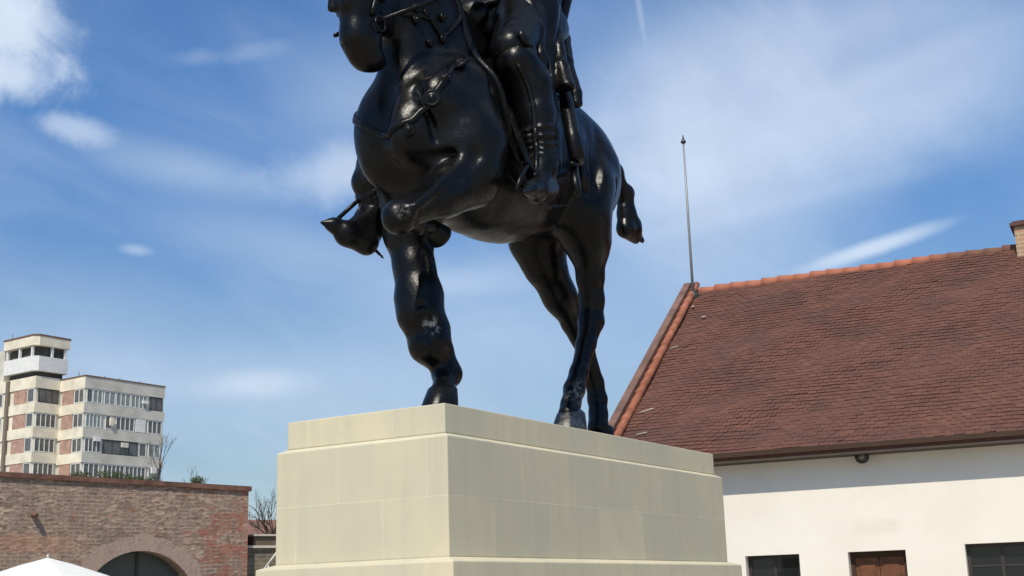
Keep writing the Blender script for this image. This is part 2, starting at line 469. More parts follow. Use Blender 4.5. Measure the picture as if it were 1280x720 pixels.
# solid deck under the tiles and the rear slope
def deck():
    global tone
    a = [(0, 0, HZ - .12), (0, HD, HZ + HR - .12), (0, 2 * HD, HZ - .12), (0, 2 * HD, HZ - .06), (0, HD, HZ + HR - .06), (0, 0, HZ - .06)]
    n0 = len(bm.faces)
    prism(bm, a, (HL, 0, 0))
    bm.faces.ensure_lookup_table()
    tone += [0.4] * sum(len(f.verts) for f in bm.faces[n0:])
deck()
me = bpy.data.meshes.new('roof'); bm.to_mesh(me); bm.free(); me.materials.append(rt.m)
ca = me.attributes.new('tone', 'FLOAT', 'CORNER'); ca.data.foreach_set('value', tone)
roof = link(bpy.data.objects.new('roof', me), house)
otile = simple('orange_clay', (0.30, 0.115, 0.07), 0.8, 0.2, var=0.3, scale=3)
otile_b = Mat('ridge_clay', 0.85, 0.2)
ox = otile_b.sep()[0]
otile_b.col(otile_b.mix(otile_b.mr(ox, 5.0, 5.8), otile_b.mix(otile_b.noise(3.5, 5), (0.44, 0.165, 0.105), (0.28, 0.105, 0.065)), (0.17, 0.085, 0.06)))
bm = B(); x = 0.16
while x < HL:
    h = rnd.uniform(-.012, .012)
    c0 = (x, HD, HZ + HR - .045 + h); c1 = (x + .40, HD, HZ + HR - .055 + h)
    tube(bm, [c0, c1], [.125, .105], 12); x += .36
obj('ridge_tiles', bm, otile_b.m, roof, smooth=True)
# white mortar scraps and patched tiles
scr = simple('pale_mortar', (0.30, 0.235, 0.205), 0.9)
for (x, t, w, h, r_) in ((0.27, .60, .16, .05, .3), (0.36, .238, .30, .05, .5), (0.60, .785, .10, .06, 0), (0.5, .12, .22, .04, .2), (0.22, .87, .06, .09, 0)):
    t *= SL; bm = B()
    loop = [rp(x - w / 2, t - h / 2 - r_ * .1, .034), rp(x + w / 2, t - h / 2 + r_ * .15, .034), rp(x + w / 2 * .8, t + h / 2 + r_ * .15, .034), rp(x - w / 2 * .7, t + h / 2 - r_ * .1, .034)]
    prism(bm, loop, (0, -.012 * sz, .012 * sy))
    obj('mortar_patch', bm, scr, roof)
# raised gable coping at the left end: grey-brown slab with a row of orange tiles along it
gb = simple('weathered_coping', (0.155, 0.09, 0.07), 0.9, var=.35, scale=3)
bm = B()
for sgn in (0, 1):
    def q(x, t, l, _=0):
        p = rp(x, t, l); return (p[0], 2 * HD - p[1], p[2]) if sgn else p
    a = [q(-.19, -.02, -.25), q(-.19, SL + .06, -.25), q(-.19, SL + .08, .19), q(-.19, -.02, .19)]
    prism(bm, a, (.16, 0, 0))
obj('gable_coping', bm, gb, roof)
bm = B(); t = 0.0
while t < SL - .1:
    tube(bm, [rp(.055, t, .075 + rnd.uniform(-.008, .008)), rp(.055 + rnd.uniform(-.01, .01), t + .39, .06)], [.088, .072], 10); t += .34
obj('verge_tiles', bm, otile, roof, smooth=True)
obj('eave_board', boxm(0.02, HL, -.045, -.004, HZ - .075, HZ + .008), bwd, roof)
obj('soffit', boxm(0.02, HL, 0.0, OH - .004, HZ - .165, HZ - .125), simple('soffit_boards', (.07, .055, .045), .9), roof)
ch = Mat('chimney_stone', 0.9)
chb = ch.brick(ch.comb(ch.math('ADD', ch.sep()[0], ch.sep()[1]), ch.sep()[2], 0.0), .26, .09, .008, (.42, .25, .15), (.34, .22, .13), (.45, .40, .32))
ch.col(chb[0]); ch.bump(chb[1], .4, .01)
cx0 = 6.93
chim = obj('chimney', boxm(cx0, cx0 + .95, HD - .38, HD + .38, HZ + HR - .5, HZ + HR + .34), ch.m, roof)
bm = B(); box(bm, cx0 - .07, cx0 + 1.02, HD - .45, HD + .45, HZ + HR + .343, HZ + HR + .41); box(bm, cx0 - .02, cx0 + .97, HD - .4, HD + .4, HZ + HR + .413, HZ + HR + .45)
obj('chimney_cap', bm, simple('dark_tile_cap', (.10, .05, .045), .8), chim)

# lamp under the eave, at the middle of the visible wall
HM = Matrix.Translation((-7.54, -3.063, 0)) @ Matrix.Rotation(R(95.76), 4, 'Z')
lp = HM @ Vector((4.52, OH, 3.715))
lamp = thing('wall_lamp', 'small dark round floodlight fixed under the eave above the brown door', 'lamp', lp, R(95.76))
blk = simple('dark_metal', (.03, .03, .028), .45, .5)
bm = B(); lathe(bm, (0, -.16, 0), [(.04, .12), (.09, .09), (.11, 0.03), (.115, -.03)], 20, 'Y'); obj('housing', bm, blk, lamp, smooth=True)
bm = B(); box(bm, -.03, .03, -.06, -.001, -.03, .03); box(bm, -.018, .018, -.03, -.004, .03, .10); obj('bracket', bm, blk, lamp)
bm = B(); lathe(bm, (0, -.192, 0), [(.05, .0), (.055, -.008), (.035, -.02), (.001, -.024)], 20, 'Y'); obj('lens', bm, simple('lens_glass', (.16, .16, .14), .15, .6), lamp, smooth=True)

# lightning rod on the ridge
rb = HM @ Vector((0.075, .955 * HD, HZ + .955 * HR))
rod = thing('lightning_rod', 'tall thin grey metal rod with pointed knob at left end of tiled ridge', 'lightning rod', rb, 0)
gm = simple('grey_metal', (.26, .27, .27), .5, .5, .3)
bm = B(); tube(bm, [(0, 0, 0.0), (0, 0, 1.9), (0, 0, 3.72)], [.032, .028, .020], 10); obj('pole', bm, gm, rod, smooth=True)
bm = B(); lathe(bm, (0, 0, 0), [(.015, 3.64), (.06, 3.67), (.062, 3.70), (.035, 3.74), (.022, 3.78), (.008, 3.86)], 16); obj('tip', bm, blk, rod, smooth=True)
bm = B(); lathe(bm, (0, 0, 0), [(.16, -.12), (.15, 0.04), (.08, .12), (.03, .20)], 16); obj('base_flashing', bm, blk, rod, smooth=True)

# ------------------------------------------------------------------ old fortress wall with arch
ra = Mat('old_masonry', 0.95, 0.12)
P = ra.sep()
warp = ra.noise(1.4, 4)
vec = ra.comb(ra.math('ADD', P[0], ra.math('MULTIPLY', warp, .12)), ra.math('ADD', ra.math('ADD', P[2], ra.math('MULTIPLY', ra.noise(.5, 3), .2)), ra.math('MULTIPLY', P[1], .7)), 0.0)
br = ra.brick(vec, .34, .115, .016, (.25, .165, .125), (.19, .14, .11), (.33, .27, .22), .5, 0, .4)
vor = ra.t.nodes.new('ShaderNodeTexVoronoi'); vor.inputs['Scale'].default_value = 1
ra.L(ra.mp((7, 7, 15)), vor.inputs['Vector'])
vs = ra.t.nodes.new('ShaderNodeSeparateColor'); ra.L(vor.outputs['Color'], vs.inputs[0])
c = ra.mix(ra.mr(vs.outputs[0], 0.1, 0.9), (.17, .12, .095), (.40, .30, .23))
c = ra.mix(ra.mr(ra.noise(.9, 6, .65), .46, .56), c, br[0])
redm = ra.mr(ra.math('ADD', ra.noise(.75, 6, .7, ra.mp((1, 1, 1.7), (0, .5, 0))), ra.mr(P[0], -4.0, 3.0, -.10, .07)), .535, .60)
c = ra.mix(ra.math('MULTIPLY', redm, ra.mr(vs.outputs[1], .1, .6, .3, .95)), c, (.27, .115, .08))
band = ra.math('MULTIPLY', ra.mr(ra.math('ABSOLUTE', ra.math('SUBTRACT', P[2], 3.55)), .35, .15), ra.mr(P[0], -1.2, -2.4))
c = ra.mix(ra.math('MULTIPLY', band, .5), c, (.36, .19, .12))
c = ra.mix(ra.mr(ra.noise(3.2, 8, .75), .5, .75, 0, .55), c, (.36, .29, .235))
c = ra.mix(ra.mr(ra.noise(2.6, 8, .75, ra.mp((1, 1, .8), loc=(9, 3, 1))), .48, .68, 0, .65), c, (.12, .09, .07))
ra.col(c)
b1 = ra.bump(vor.outputs['Distance'], .5, .025)
ra.bump(ra.noise(14, 8, .75), .6, .035, b1)
RM = (-14.461, -22.78, 0); RA = R(155.89)
ram = thing('fortress_wall', 'old weathered brick and stone wall with an arched opening and thin dark red coping', 'wall', RM, RA)
def topz(x): return 5.31 - .033 * x
AX, AR, AS = .14, 1.78, 1.57
loop = [(-34, 0, 0), (AX - AR, 0, 0), (AX - AR, 0, AS)]
for k in range(1, 32):
    a = math.pi - math.pi * k / 32; loop.append((AX + AR * math.cos(a), 0, AS + AR * math.sin(a)))
loop += [(AX + AR, 0, AS), (AX + AR, 0, 0), (3.53, 0, 0), (3.53, 0, topz(3.53)), (-34, 0, topz(-34))]
bm = prism(B(), loop, (0, 1.6, 0)); obj('wall', bm, ra.m, ram)
cop = simple('dark_red_coping', (.13, .068, .05), .9, var=.4, scale=2.5)
bm = prism(B(), [(-34, -.09, topz(-34) + .002), (3.60, -.09, topz(3.6) + .002), (3.60, -.09, topz(3.6) + .15), (-34, -.09, topz(-34) + .15)], (0, 1.8, 0))
obj('coping', bm, cop, ram)
vm_ = Mat('arch_stones', .95, .12)
P = vm_.sep()
ang = vm_.math('ARCTAN2', vm_.math('SUBTRACT', P[2], AS), vm_.math('SUBTRACT', P[0], AX))
vb = vm_.brick(vm_.comb(vm_.math('MULTIPLY', ang, 2.0), vm_.math('SUBTRACT', P[2], 0.0), 0.0), .15, 9.0, .010, (.31, .225, .18), (.25, .18, .145), (.35, .28, .235), 0)
vc = vm_.mix(vm_.mr(vm_.noise(3.5, 8, .75), .35, .62), vb[0], (.33, .25, .20))
vc = vm_.mix(vm_.mr(vm_.noise(5, 8, .75, vm_.mp((1, 1, 1), loc=(4, 4, 4))), .5, .75, 0, .6), vc, (.15, .11, .085))
vm_.col(vc); vm_.bump(vm_.noise(9, 8, .75), .7, .04)
bm = B(); o_, i_ = [], []
for k in range(33):
    a = math.pi * k / 32; rr = AR + .46 + .05 * math.sin(k * 2.1) + .04 * math.sin(k * .9)
    o_.append((AX + rr * math.cos(a), -.014, AS + rr * math.sin(a))); i_.append((AX + (AR - .012) * math.cos(a), -.014, AS + (AR - .012) * math.sin(a)))
prism(bm, o_ + i_[::-1], (0, .34, 0)); obj('arch_ring', bm, vm_.m, ram)
# glazed screen in the arch
sc = Mat('arch_glazing', .2, .5); sc.col(sc.mix(sc.noise(.9, 3), (.085, .10, .095), (.06, .075, .072)))
bm = B(); lp_ = [(AX - AR + .005, .75, 0.01)] + [(AX + (AR - .005) * math.cos(math.pi - math.pi * k / 24), .75, AS + (AR - .005) * math.sin(math.pi * k / 24)) for k in range(25)] + [(AX + AR - .005, .75, 0.01)]
prism(bm, lp_, (0, .03, 0)); gz = obj('glazed_screen', bm, sc.m, ram)
bm = B(); box(bm, AX + .06, AX + .14, .69, .747, 0.01, AS + AR - .02)
box(bm, AX - AR + .05, AX + .058, .70, .746, 2.1, 2.16); box(bm, AX + .142, AX + AR - .05, .70, .746, 2.1, 2.16)
obj('mullion', bm, blk, gz)
bm = B(); tube(bm, [(-3.1, .2, 4.42), (-3.08, -.30, 4.36)], [.10, .075], 10); obj('drain_spout', bm, gb, ram, smooth=True)
bm = B(); box(bm, -34, 3.5, 1.61, 7.5, 0, 5.0); obj('earth_fill', bm, simple('earth', (.16, .12, .08), .95), ram)

RMm = Matrix.Translation(RM) @ Matrix.Rotation(RA, 4, 'Z')
# lower terrace wall to the right of it, with its handrail
lw = thing('terrace_wall', 'low grey brown masonry wall with pale ledges, just left of the pedestal', 'wall', RMm @ Vector((3.54, .35, 0)), RA)
lm = Mat('terrace_masonry', .95, .1)
lb = lm.brick(lm.mp((1, 1, 1), (R(90), 0, 0)), .4, .14, .015, (.20, .165, .12), (.14, .115, .09), (.26, .22, .17))
lm.col(lm.mix(lm.mr(lm.noise(2.5, 7, .7), .4, .7), lb[0], (.105, .10, .065))); lm.bump(lm.noise(8, 8, .7), .6, .04)
obj('wall', boxm(0, 7, 0, .8, 0, 3.42), lm.m, lw)
pale = simple('pale_stone', (.50, .45, .38), .9)
obj('ledge', boxm(-.0, 7, -.10, .85, 3.423, 3.50), pale, lw)
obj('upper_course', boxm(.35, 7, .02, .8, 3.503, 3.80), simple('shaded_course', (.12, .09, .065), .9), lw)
obj('ledge', boxm(.30, 7, -.06, .85, 3.803, 3.86), pale, lw)
hr = thing('stair_rail', 'slanting white metal handrail in front of the low terrace wall', 'handrail', RMm @ Vector((3.9, -.5, 0)), RA)
wm = simple('white_metal', (.6, .58, .54), .5, .4)
bm = B(); tube(bm, [(0, 0, 2.75), (.9, 0, 3.85)], .03); tube(bm, [(.1, 0, 2.35), (1.0, 0, 3.45)], .02); obj('rail', bm, wm, hr, smooth=True)
for x, z0 in ((.12, 2.9), (.85, 3.78)):
    bm = B(); tube(bm, [(x, 0, 0), (x, 0, z0)], .025); obj('post', bm, wm, hr, smooth=True)

# ------------------------------------------------------------------ apartment building far behind
apt = thing('apartment_block', 'distant multi-storey concrete apartment block with brick-red panels, glazed balconies and a roof turret', 'building', (-85.478, -112.018, 0), R(177.19))
cr = simple('cream_concrete', (.66, .61, .49), .9, var=.18, scale=.6)
gr_ = simple('grey_concrete', (.52, .50, .44), .9, var=.2, scale=.5)
rb_ = simple('brick_red_panel', (.37, .235, .185), .9, var=.3, scale=1.5)  # brick red greyed to put distance haze into the colour
wht = simple('white_frame', (.66, .66, .64), .6, .3)
drk = simple('dark_recess', (.075, .07, .065), .9, var=.4, scale=.8)
grn = Mat('balcony_glass', .15, .5); grn.col(grn.mix(grn.noise(.8, 2), (.12, .15, .14), (.34, .38, .35)))
dgl = Mat('dark_glass', .12, .5); dgl.col(dgl.mix(dgl.noise(1.6, 3), (.05, .055, .055), (.17, .175, .165)))
TOPZ = 28.1; PITCH = 2.87
obj('wall', boxm(0, 11.4, 0, 9, 0, TOPZ), gr_, apt)
obj('wall', boxm(-3.34, -.003, 4.69, 26, 0, TOPZ + .3), cr, apt)
# parapet and floor bands standing proud of the walls
bm = B()
for i in range(6):
    zt = TOPZ - 1.27 - PITCH * i
    z1 = TOPZ + .1 if i == 0 else zt + 1.17
    box(bm, -.16, 11.5, -.16, -.003, zt, z1)
obj('floor_band', bm, gr_, apt)
bm = B()
for i in range(6):
    zt = TOPZ - 1.27 - PITCH * i
    z1 = TOPZ + .1 if i == 0 else zt + 1.17
    box(bm, -.157, -.003, .0, 4.6, zt, z1); box(bm, -3.5, -3.343, 4.54, 26, zt + .2, z1 + .2); box(bm, -3.34, -.16, 4.53, 4.687, zt + .2, z1 + .2)
obj('floor_band', bm, cr, apt)
obj('coping', boxm(-.22, 11.56, -.22, 9.1, TOPZ + .103, TOPZ + .25), gb, apt)
for i in range(5):
    zt = TOPZ - 1.27 - PITCH * i; zb = zt - 1.68
    obj('brick_panel', boxm(-.10, -.003, 2.1, 4.1, zb, zt), rb_, apt)
    obj('brick_panel', boxm(-3.44, -3.343, 6.2, 8.7, zb + .2, zt + .2), rb_, apt)
def awin(face, a, b, zb, zt, style, n):
    """face: 'A' right facade (y=0), 'C' left facade (x=0), 'D' right facade of the turret block, 'E' its left facade"""
    fr_m = {'g': wht, 'w': wht, 'd': drk}[style]; gm_ = {'g': grn.m, 'w': dgl.m, 'd': dgl.m}[style]
    def pb(bm, u0, u1, v0, v1, d0, d1):
        if face == 'A': box(bm, u0, u1, -d1, -d0, v0, v1)
        if face == 'C': box(bm, -d1, -d0, u0, u1, v0, v1)
        if face == 'D': box(bm, u0, u1, 4.69 - d1, 4.69 - d0, v0, v1)
        if face == 'E': box(bm, -3.34 - d1, -3.34 - d0, u0, u1, v0, v1)
    bm = B(); t = .09
    pb(bm, a, b, zb, zb + t, .004, .12); pb(bm, a, b, zt - t, zt, .004, .12)
    for k in range(n + 1):
        u = a + (b - a - t) * k / n; pb(bm, u, u + t, zb + t + .003, zt - t - .003, .004, .118)
    f = obj('window', bm, fr_m, apt)
    bm = B(); pb(bm, a + .05, b - .05, zb + .05, zt - .05, .02, .06); obj('pane', bm, gm_, f)
layout = [[(.15, 1.0, 'w', 1), (1.05, 2.35, 'g', 2), (2.6, 4.2, 'g', 2), (4.3, 6.4, 'g', 3), (6.5, 8.9, 'g', 4), (9.3, 11.2, 'd', 2)],
          [(.15, 2.3, 'g', 4), (2.9, 3.8, 'w', 1), (4.4, 7.1, 'w', 4), (9.1, 11.2, 'w', 3)],
          [(.15, 2.4, 'w', 4), (2.7, 7.7, 'd', 4), (7.9, 9.0, 'w', 1), (9.3, 11.1, 'g', 2)],
          [(.15, 2.3, 'w', 3), (2.9, 5.9, 'w', 5), (6.0, 9.0, 'w', 5), (9.4, 11.1, 'g', 2)],
          [(.15, 2.3, 'w', 3), (2.9, 5.9, 'w', 4), (9.4, 11.1, 'g', 2)]]
for i, row in enumerate(layout):
    zt = TOPZ - 1.30 - PITCH * i; zb = zt - 1.62
    for a, b, st, n in row: awin('A', a, b, zb, zt, st, n)
    awin('C', .1, 1.9, zb, zt, 'w', 2)
    if i == 0: awin('D', -3.0, -.3, zb + .2, zt + .2, 'd', 3)
    else: awin('D', -3.2, -.5, zb + .2, zt + .2, 'w', 4)
    awin('E', 4.8, 6.1, zb + .2, zt + .2, 'w', 1)
    awin('E', 10.9, 13.2, zb + .2, zt + .2, 'w', 2)
obj('laundry_panel', boxm(7.3, 8.7, -.14, -.004, TOPZ - 1.3 - PITCH - 1.6, TOPZ - 1.3 - PITCH), wht, apt)
obj('drainpipe', boxm(-3.75, -3.5, 9.5, 10.0, 0, TOPZ + .2), simple('rusty_pipe', (.17, .14, .11), .9), apt)
# things people have put on their balconies, and a few cooling boxes
for k, (xa, w_, zc, h_, m__) in enumerate(((1.3, .8, 21.0, .5, wht), (5.2, .9, 20.6, .55, gr_), (3.4, .5, 23.2, .9, cr), (9.7, .7, 17.9, .7, wht), (8.0, .8, 26.0, .35, wht))):
    obj('cooling_box', boxm(xa, xa + w_, -.42, -.163, zc - h_ / 2, zc + h_ / 2), m__, apt)
for k, xa in enumerate((1.2, 4.9, 7.1, 10.2)):
    bm = B(); tube(bm, [(xa, 3, TOPZ), (xa, 3, TOPZ + 1.1)], .06, 6); obj('vent_pipe', bm, gm, apt)
# roof turret
def octa(bm, x0, x1, y0, y1, c, z0, z1):
    prism(bm, [(x0 + c, y0, z0), (x1, y0, z0), (x1, y1, z0), (x0 + c, y1, z0), (x0, y1 - c, z0), (x0, y0 + c, z0)], (0, 0, z1 - z0)); return bm
tur = obj('turret', octa(B(), -3.3, .3, 4.9, 10.3, .4, TOPZ + .303, 32.2), drk, apt)  # dark body colour carries the shadow of the recesses below roof and parapet
for xa, ya in ((-3.7, 5.2), (-3.7, 7.6), (-3.7, 10.0), (-1.6, 4.45), (.2, 4.45)):
    obj('turret_column', boxm(xa - .13, xa + .13, ya - .13, ya + .13, 30.753, 31.997), wht, tur)
obj('turret_parapet', octa(B(), -3.9, .55, 4.3, 10.9, .5, 29.0, 30.75), wht, tur)
obj('turret_roof', octa(B(), -4.0, .7, 4.2, 11.0, .5, 32.0, 33.1), cr, tur)
obj('turret_roof_edge', octa(B(), -4.05, .75, 4.15, 11.05, .5, 33.103, 33.3), gb, tur)
obj('lift_house', boxm(-3.3, 0, 11.2, 15, TOPZ + .303, 32.3), gr_, apt)
bm = B(); tube(bm, [(-3.6, 9.5, 33.3), (-3.6, 9.5, 34.0)], .05); obj('aerial', bm, gm, tur)

# ------------------------------------------------------------------ red roofed house far right of the wall
rh = thing('red_roofed_house', 'small distant house with a red roof between the old wall and the pedestal', 'house', (-45.66, -46.759, 0), RA)
obj('wall', boxm(-2.5, 6, 0, 6, 0, 5.2), simple('beige_plaster', (.45, .40, .33), .9), rh)
bm = prism(B(), [(-3, -.5, 5.2), (-3, 6.5, 5.2), (-3, 3, 6.9)], (9.5, 0, 0))
obj('roof', bm, simple('red_tiles', (.19, .10, .08), .9, var=.3, scale=3), rh)

# ------------------------------------------------------------------ parasol
um = thing('parasol', 'white peaked canvas parasol standing in front of the old wall', 'parasol', (-5.717, -15.763, 0), R(20))
cv = simple('white_canvas', (.68, .67, .63), .9, var=.04)
bm = B(); N = 8; Rr = 1.9
apex = bm.verts.new((0, 0, 2.757)); rings = []
for f_ in (.3, .65, 1.0):
    rings.append([bm.verts.new((Rr * f_ * math.cos(2 * math.pi * k / 32), Rr * f_ * math.sin(2 * math.pi * k / 32), 2.757 - .64 * f_ + .05 * math.sin(math.pi * f_) - .035 * f_ * math.sin(math.pi * ((k * N / 32) % 1.0)))) for k in range(32)])
for k in range(32): bm.faces.new((apex, rings[0][k], rings[0][(k + 1) % 32]))
for r0, r1 in zip(rings, rings[1:]):
    for k in range(32): bm.faces.new((r0[k], r1[k], r1[(k + 1) % 32], r0[(k + 1) % 32]))
low = [bm.verts.new(v.co + Vector((0, 0, -.17))) for v in rings[-1]]
for k in range(32): bm.faces.new((rings[-1][k], low[k], low[(k + 1) % 32], rings[-1][(k + 1) % 32]))
co = obj('canopy', bm, cv, um)
mo = co.modifiers.new('thick', 'SOLIDIFY'); mo.thickness = .012
bm = B(); tube(bm, [(0, 0, .06), (0, 0, 2.70)], .025, 12); obj('pole', bm, wm, um, smooth=True)
bm = B(); lathe(bm, (0, 0, 0), [(.3, 0.004), (.3, .06), (.06, .10), (.05, .25)], 20); obj('base', bm, blk, um, smooth=True)
bm = B(); lathe(bm, (0, 0, 0), [(.02, 2.762), (.03, 2.79), (.005, 2.83)], 10); obj('finial', bm, wm, um, smooth=True)
for k in range(N):
    a = 2 * math.pi * k / N
    bm = B(); tube(bm, [(.02, 0, 2.68), (Rr * .97, 0, 2.10)], .01, 6)
    for v in bm.verts: v.co.rotate(Matrix.Rotation(a, 3, 'Z'))
    obj('rib', bm, wm, um)

# ------------------------------------------------------------------ plants
leafm = Mat('leaves', .7, .25); leafm.col(leafm.mix(leafm.noise(6, 3), (.035, .060, .020), (.08, .105, .038)))
twm = simple('bark', (.06, .048, .038), .9, var=.25)
def leaves(bm, c, rx, ry, rz_, n, size, seed):
    q = random.Random(seed)
    for _ in range(n):
        while True:
            p = Vector((q.uniform(-1, 1), q.uniform(-1, 1), q.uniform(-1, 1)))
            if p.length < 1: break
        p = p * (.55 + .45 * q.random()) if q.random() < .5 else p
        p = Vector((p.x * rx, p.y * ry, p.z * rz_)) + Vector(c)
        a = Vector((q.gauss(0, 1), q.gauss(0, 1), q.gauss(0, 1))).normalized(); b = a.orthogonal().normalized()
        s_ = size * q.uniform(.6, 1.3)
        quad(bm, [p - a * s_, p - b * s_ * .5, p + a * s_, p + b * s_ * .5])
bushes = [('left green bush growing along the top of the old wall under the apartment windows', -1.30, .45, .16, 1), ('large round green bush on the old wall top in front of the apartment block', -.75, .80, .26, 2),
          ('low green bush on the old wall top at the apartment block corner', .55, .5, .12, 3), ('small green tuft on the old wall top right of the bare tree', 2.2, .3, .08, 4)]
for lab, x, w, h, sd_ in bushes:
    b = thing('bush', lab, 'bush', RMm @ Vector((x, .9, 5.15)), RA, 'bushes on top of the old wall')
    bm = B(); q = random.Random(sd_)
    for k in range(int(w * 8)):
        leaves(bm, (q.uniform(-w, w), q.uniform(-.4, .4), .36 + h * q.uniform(.0, .9)), .22, .24, .17, 200, .034, sd_ * 50 + k)
    obj('foliage', bm, leafm.m, b)
    bm = B()
    for k in range(9): tube(bm, [(q.uniform(-w, w) * .5, q.uniform(-.2, .2), 0), (q.uniform(-w, w), q.uniform(-.3, .3), .45 + h * .8)], [.02, .006], 5)
    obj('stem', bm, twm, b)
def bare_tree(label, loc, H, lean, seed, spread, r0, trunk_h):
    t_ = thing('bare_tree', label, 'tree', loc, 0, 'bare trees behind the old wall')
    q = random.Random(seed); tr = B(); cr_ = B()
    def grow(bm, p, d, ln, rad, depth):
        pts = [p]; rr = [rad]
        for k in range(4):
            d = (d + Vector((q.gauss(0, .12), q.gauss(0, .12), q.gauss(.05, .08)))).normalized()
            p = p + d * ln / 4; pts.append(p); rr.append(rad * (1 - .11 * (k + 1)))
        tube(bm, pts, rr, 6 if depth > 1 else 4)
        if depth == 0: return
        for k in range(3 if depth > 1 else 4):
            a = q.uniform(.25, 1.0) * spread
            ax = Vector((q.gauss(0, 1), q.gauss(0, 1), q.gauss(0, .3))).normalized()
            nd = (Matrix.Rotation(a, 3, ax) @ d); nd.z += .15
            grow(cr_, pts[q.choice((2, 3, 4))], nd.normalized(), ln * q.uniform(.5, .75), rad * .5, depth - 1)
    p = Vector((0, 0, 0)); d = Vector((lean[0], lean[1], 1)).normalized()
    tube(tr, [p, p + d * trunk_h * .5, p + d * trunk_h], [r0 * 1.5, r0 * 1.15, r0], 10)
    for k in range(3): grow(cr_, p + d * trunk_h * (.8 + .1 * k), (d + Vector((q.gauss(0, .35), q.gauss(0, .35), .3))).normalized(), (H - trunk_h) * .55, r0 * .7, 4)
    obj('trunk', tr, twm, t_, smooth=True); obj('crown', cr_, twm, t_)
bare_tree('tall narrow bare tree rising behind the old wall, right beside the apartment block', (-27.85, -36.3, 0), 8.9, (0, 0), 5, .32, .06, 6.5)
bare_tree('shorter leaning bare tree behind the old wall, second from the apartment block', (-28.75, -35.5, 0), 7.5, (-.03, .03), 12, .6, .05, 5.8)
bare_tree('dense bare tree beside the red roofed house, close to the pedestal', (-38.6, -39.6, 0), 7.6, (0, 0), 21, .9, .12, 4.2)

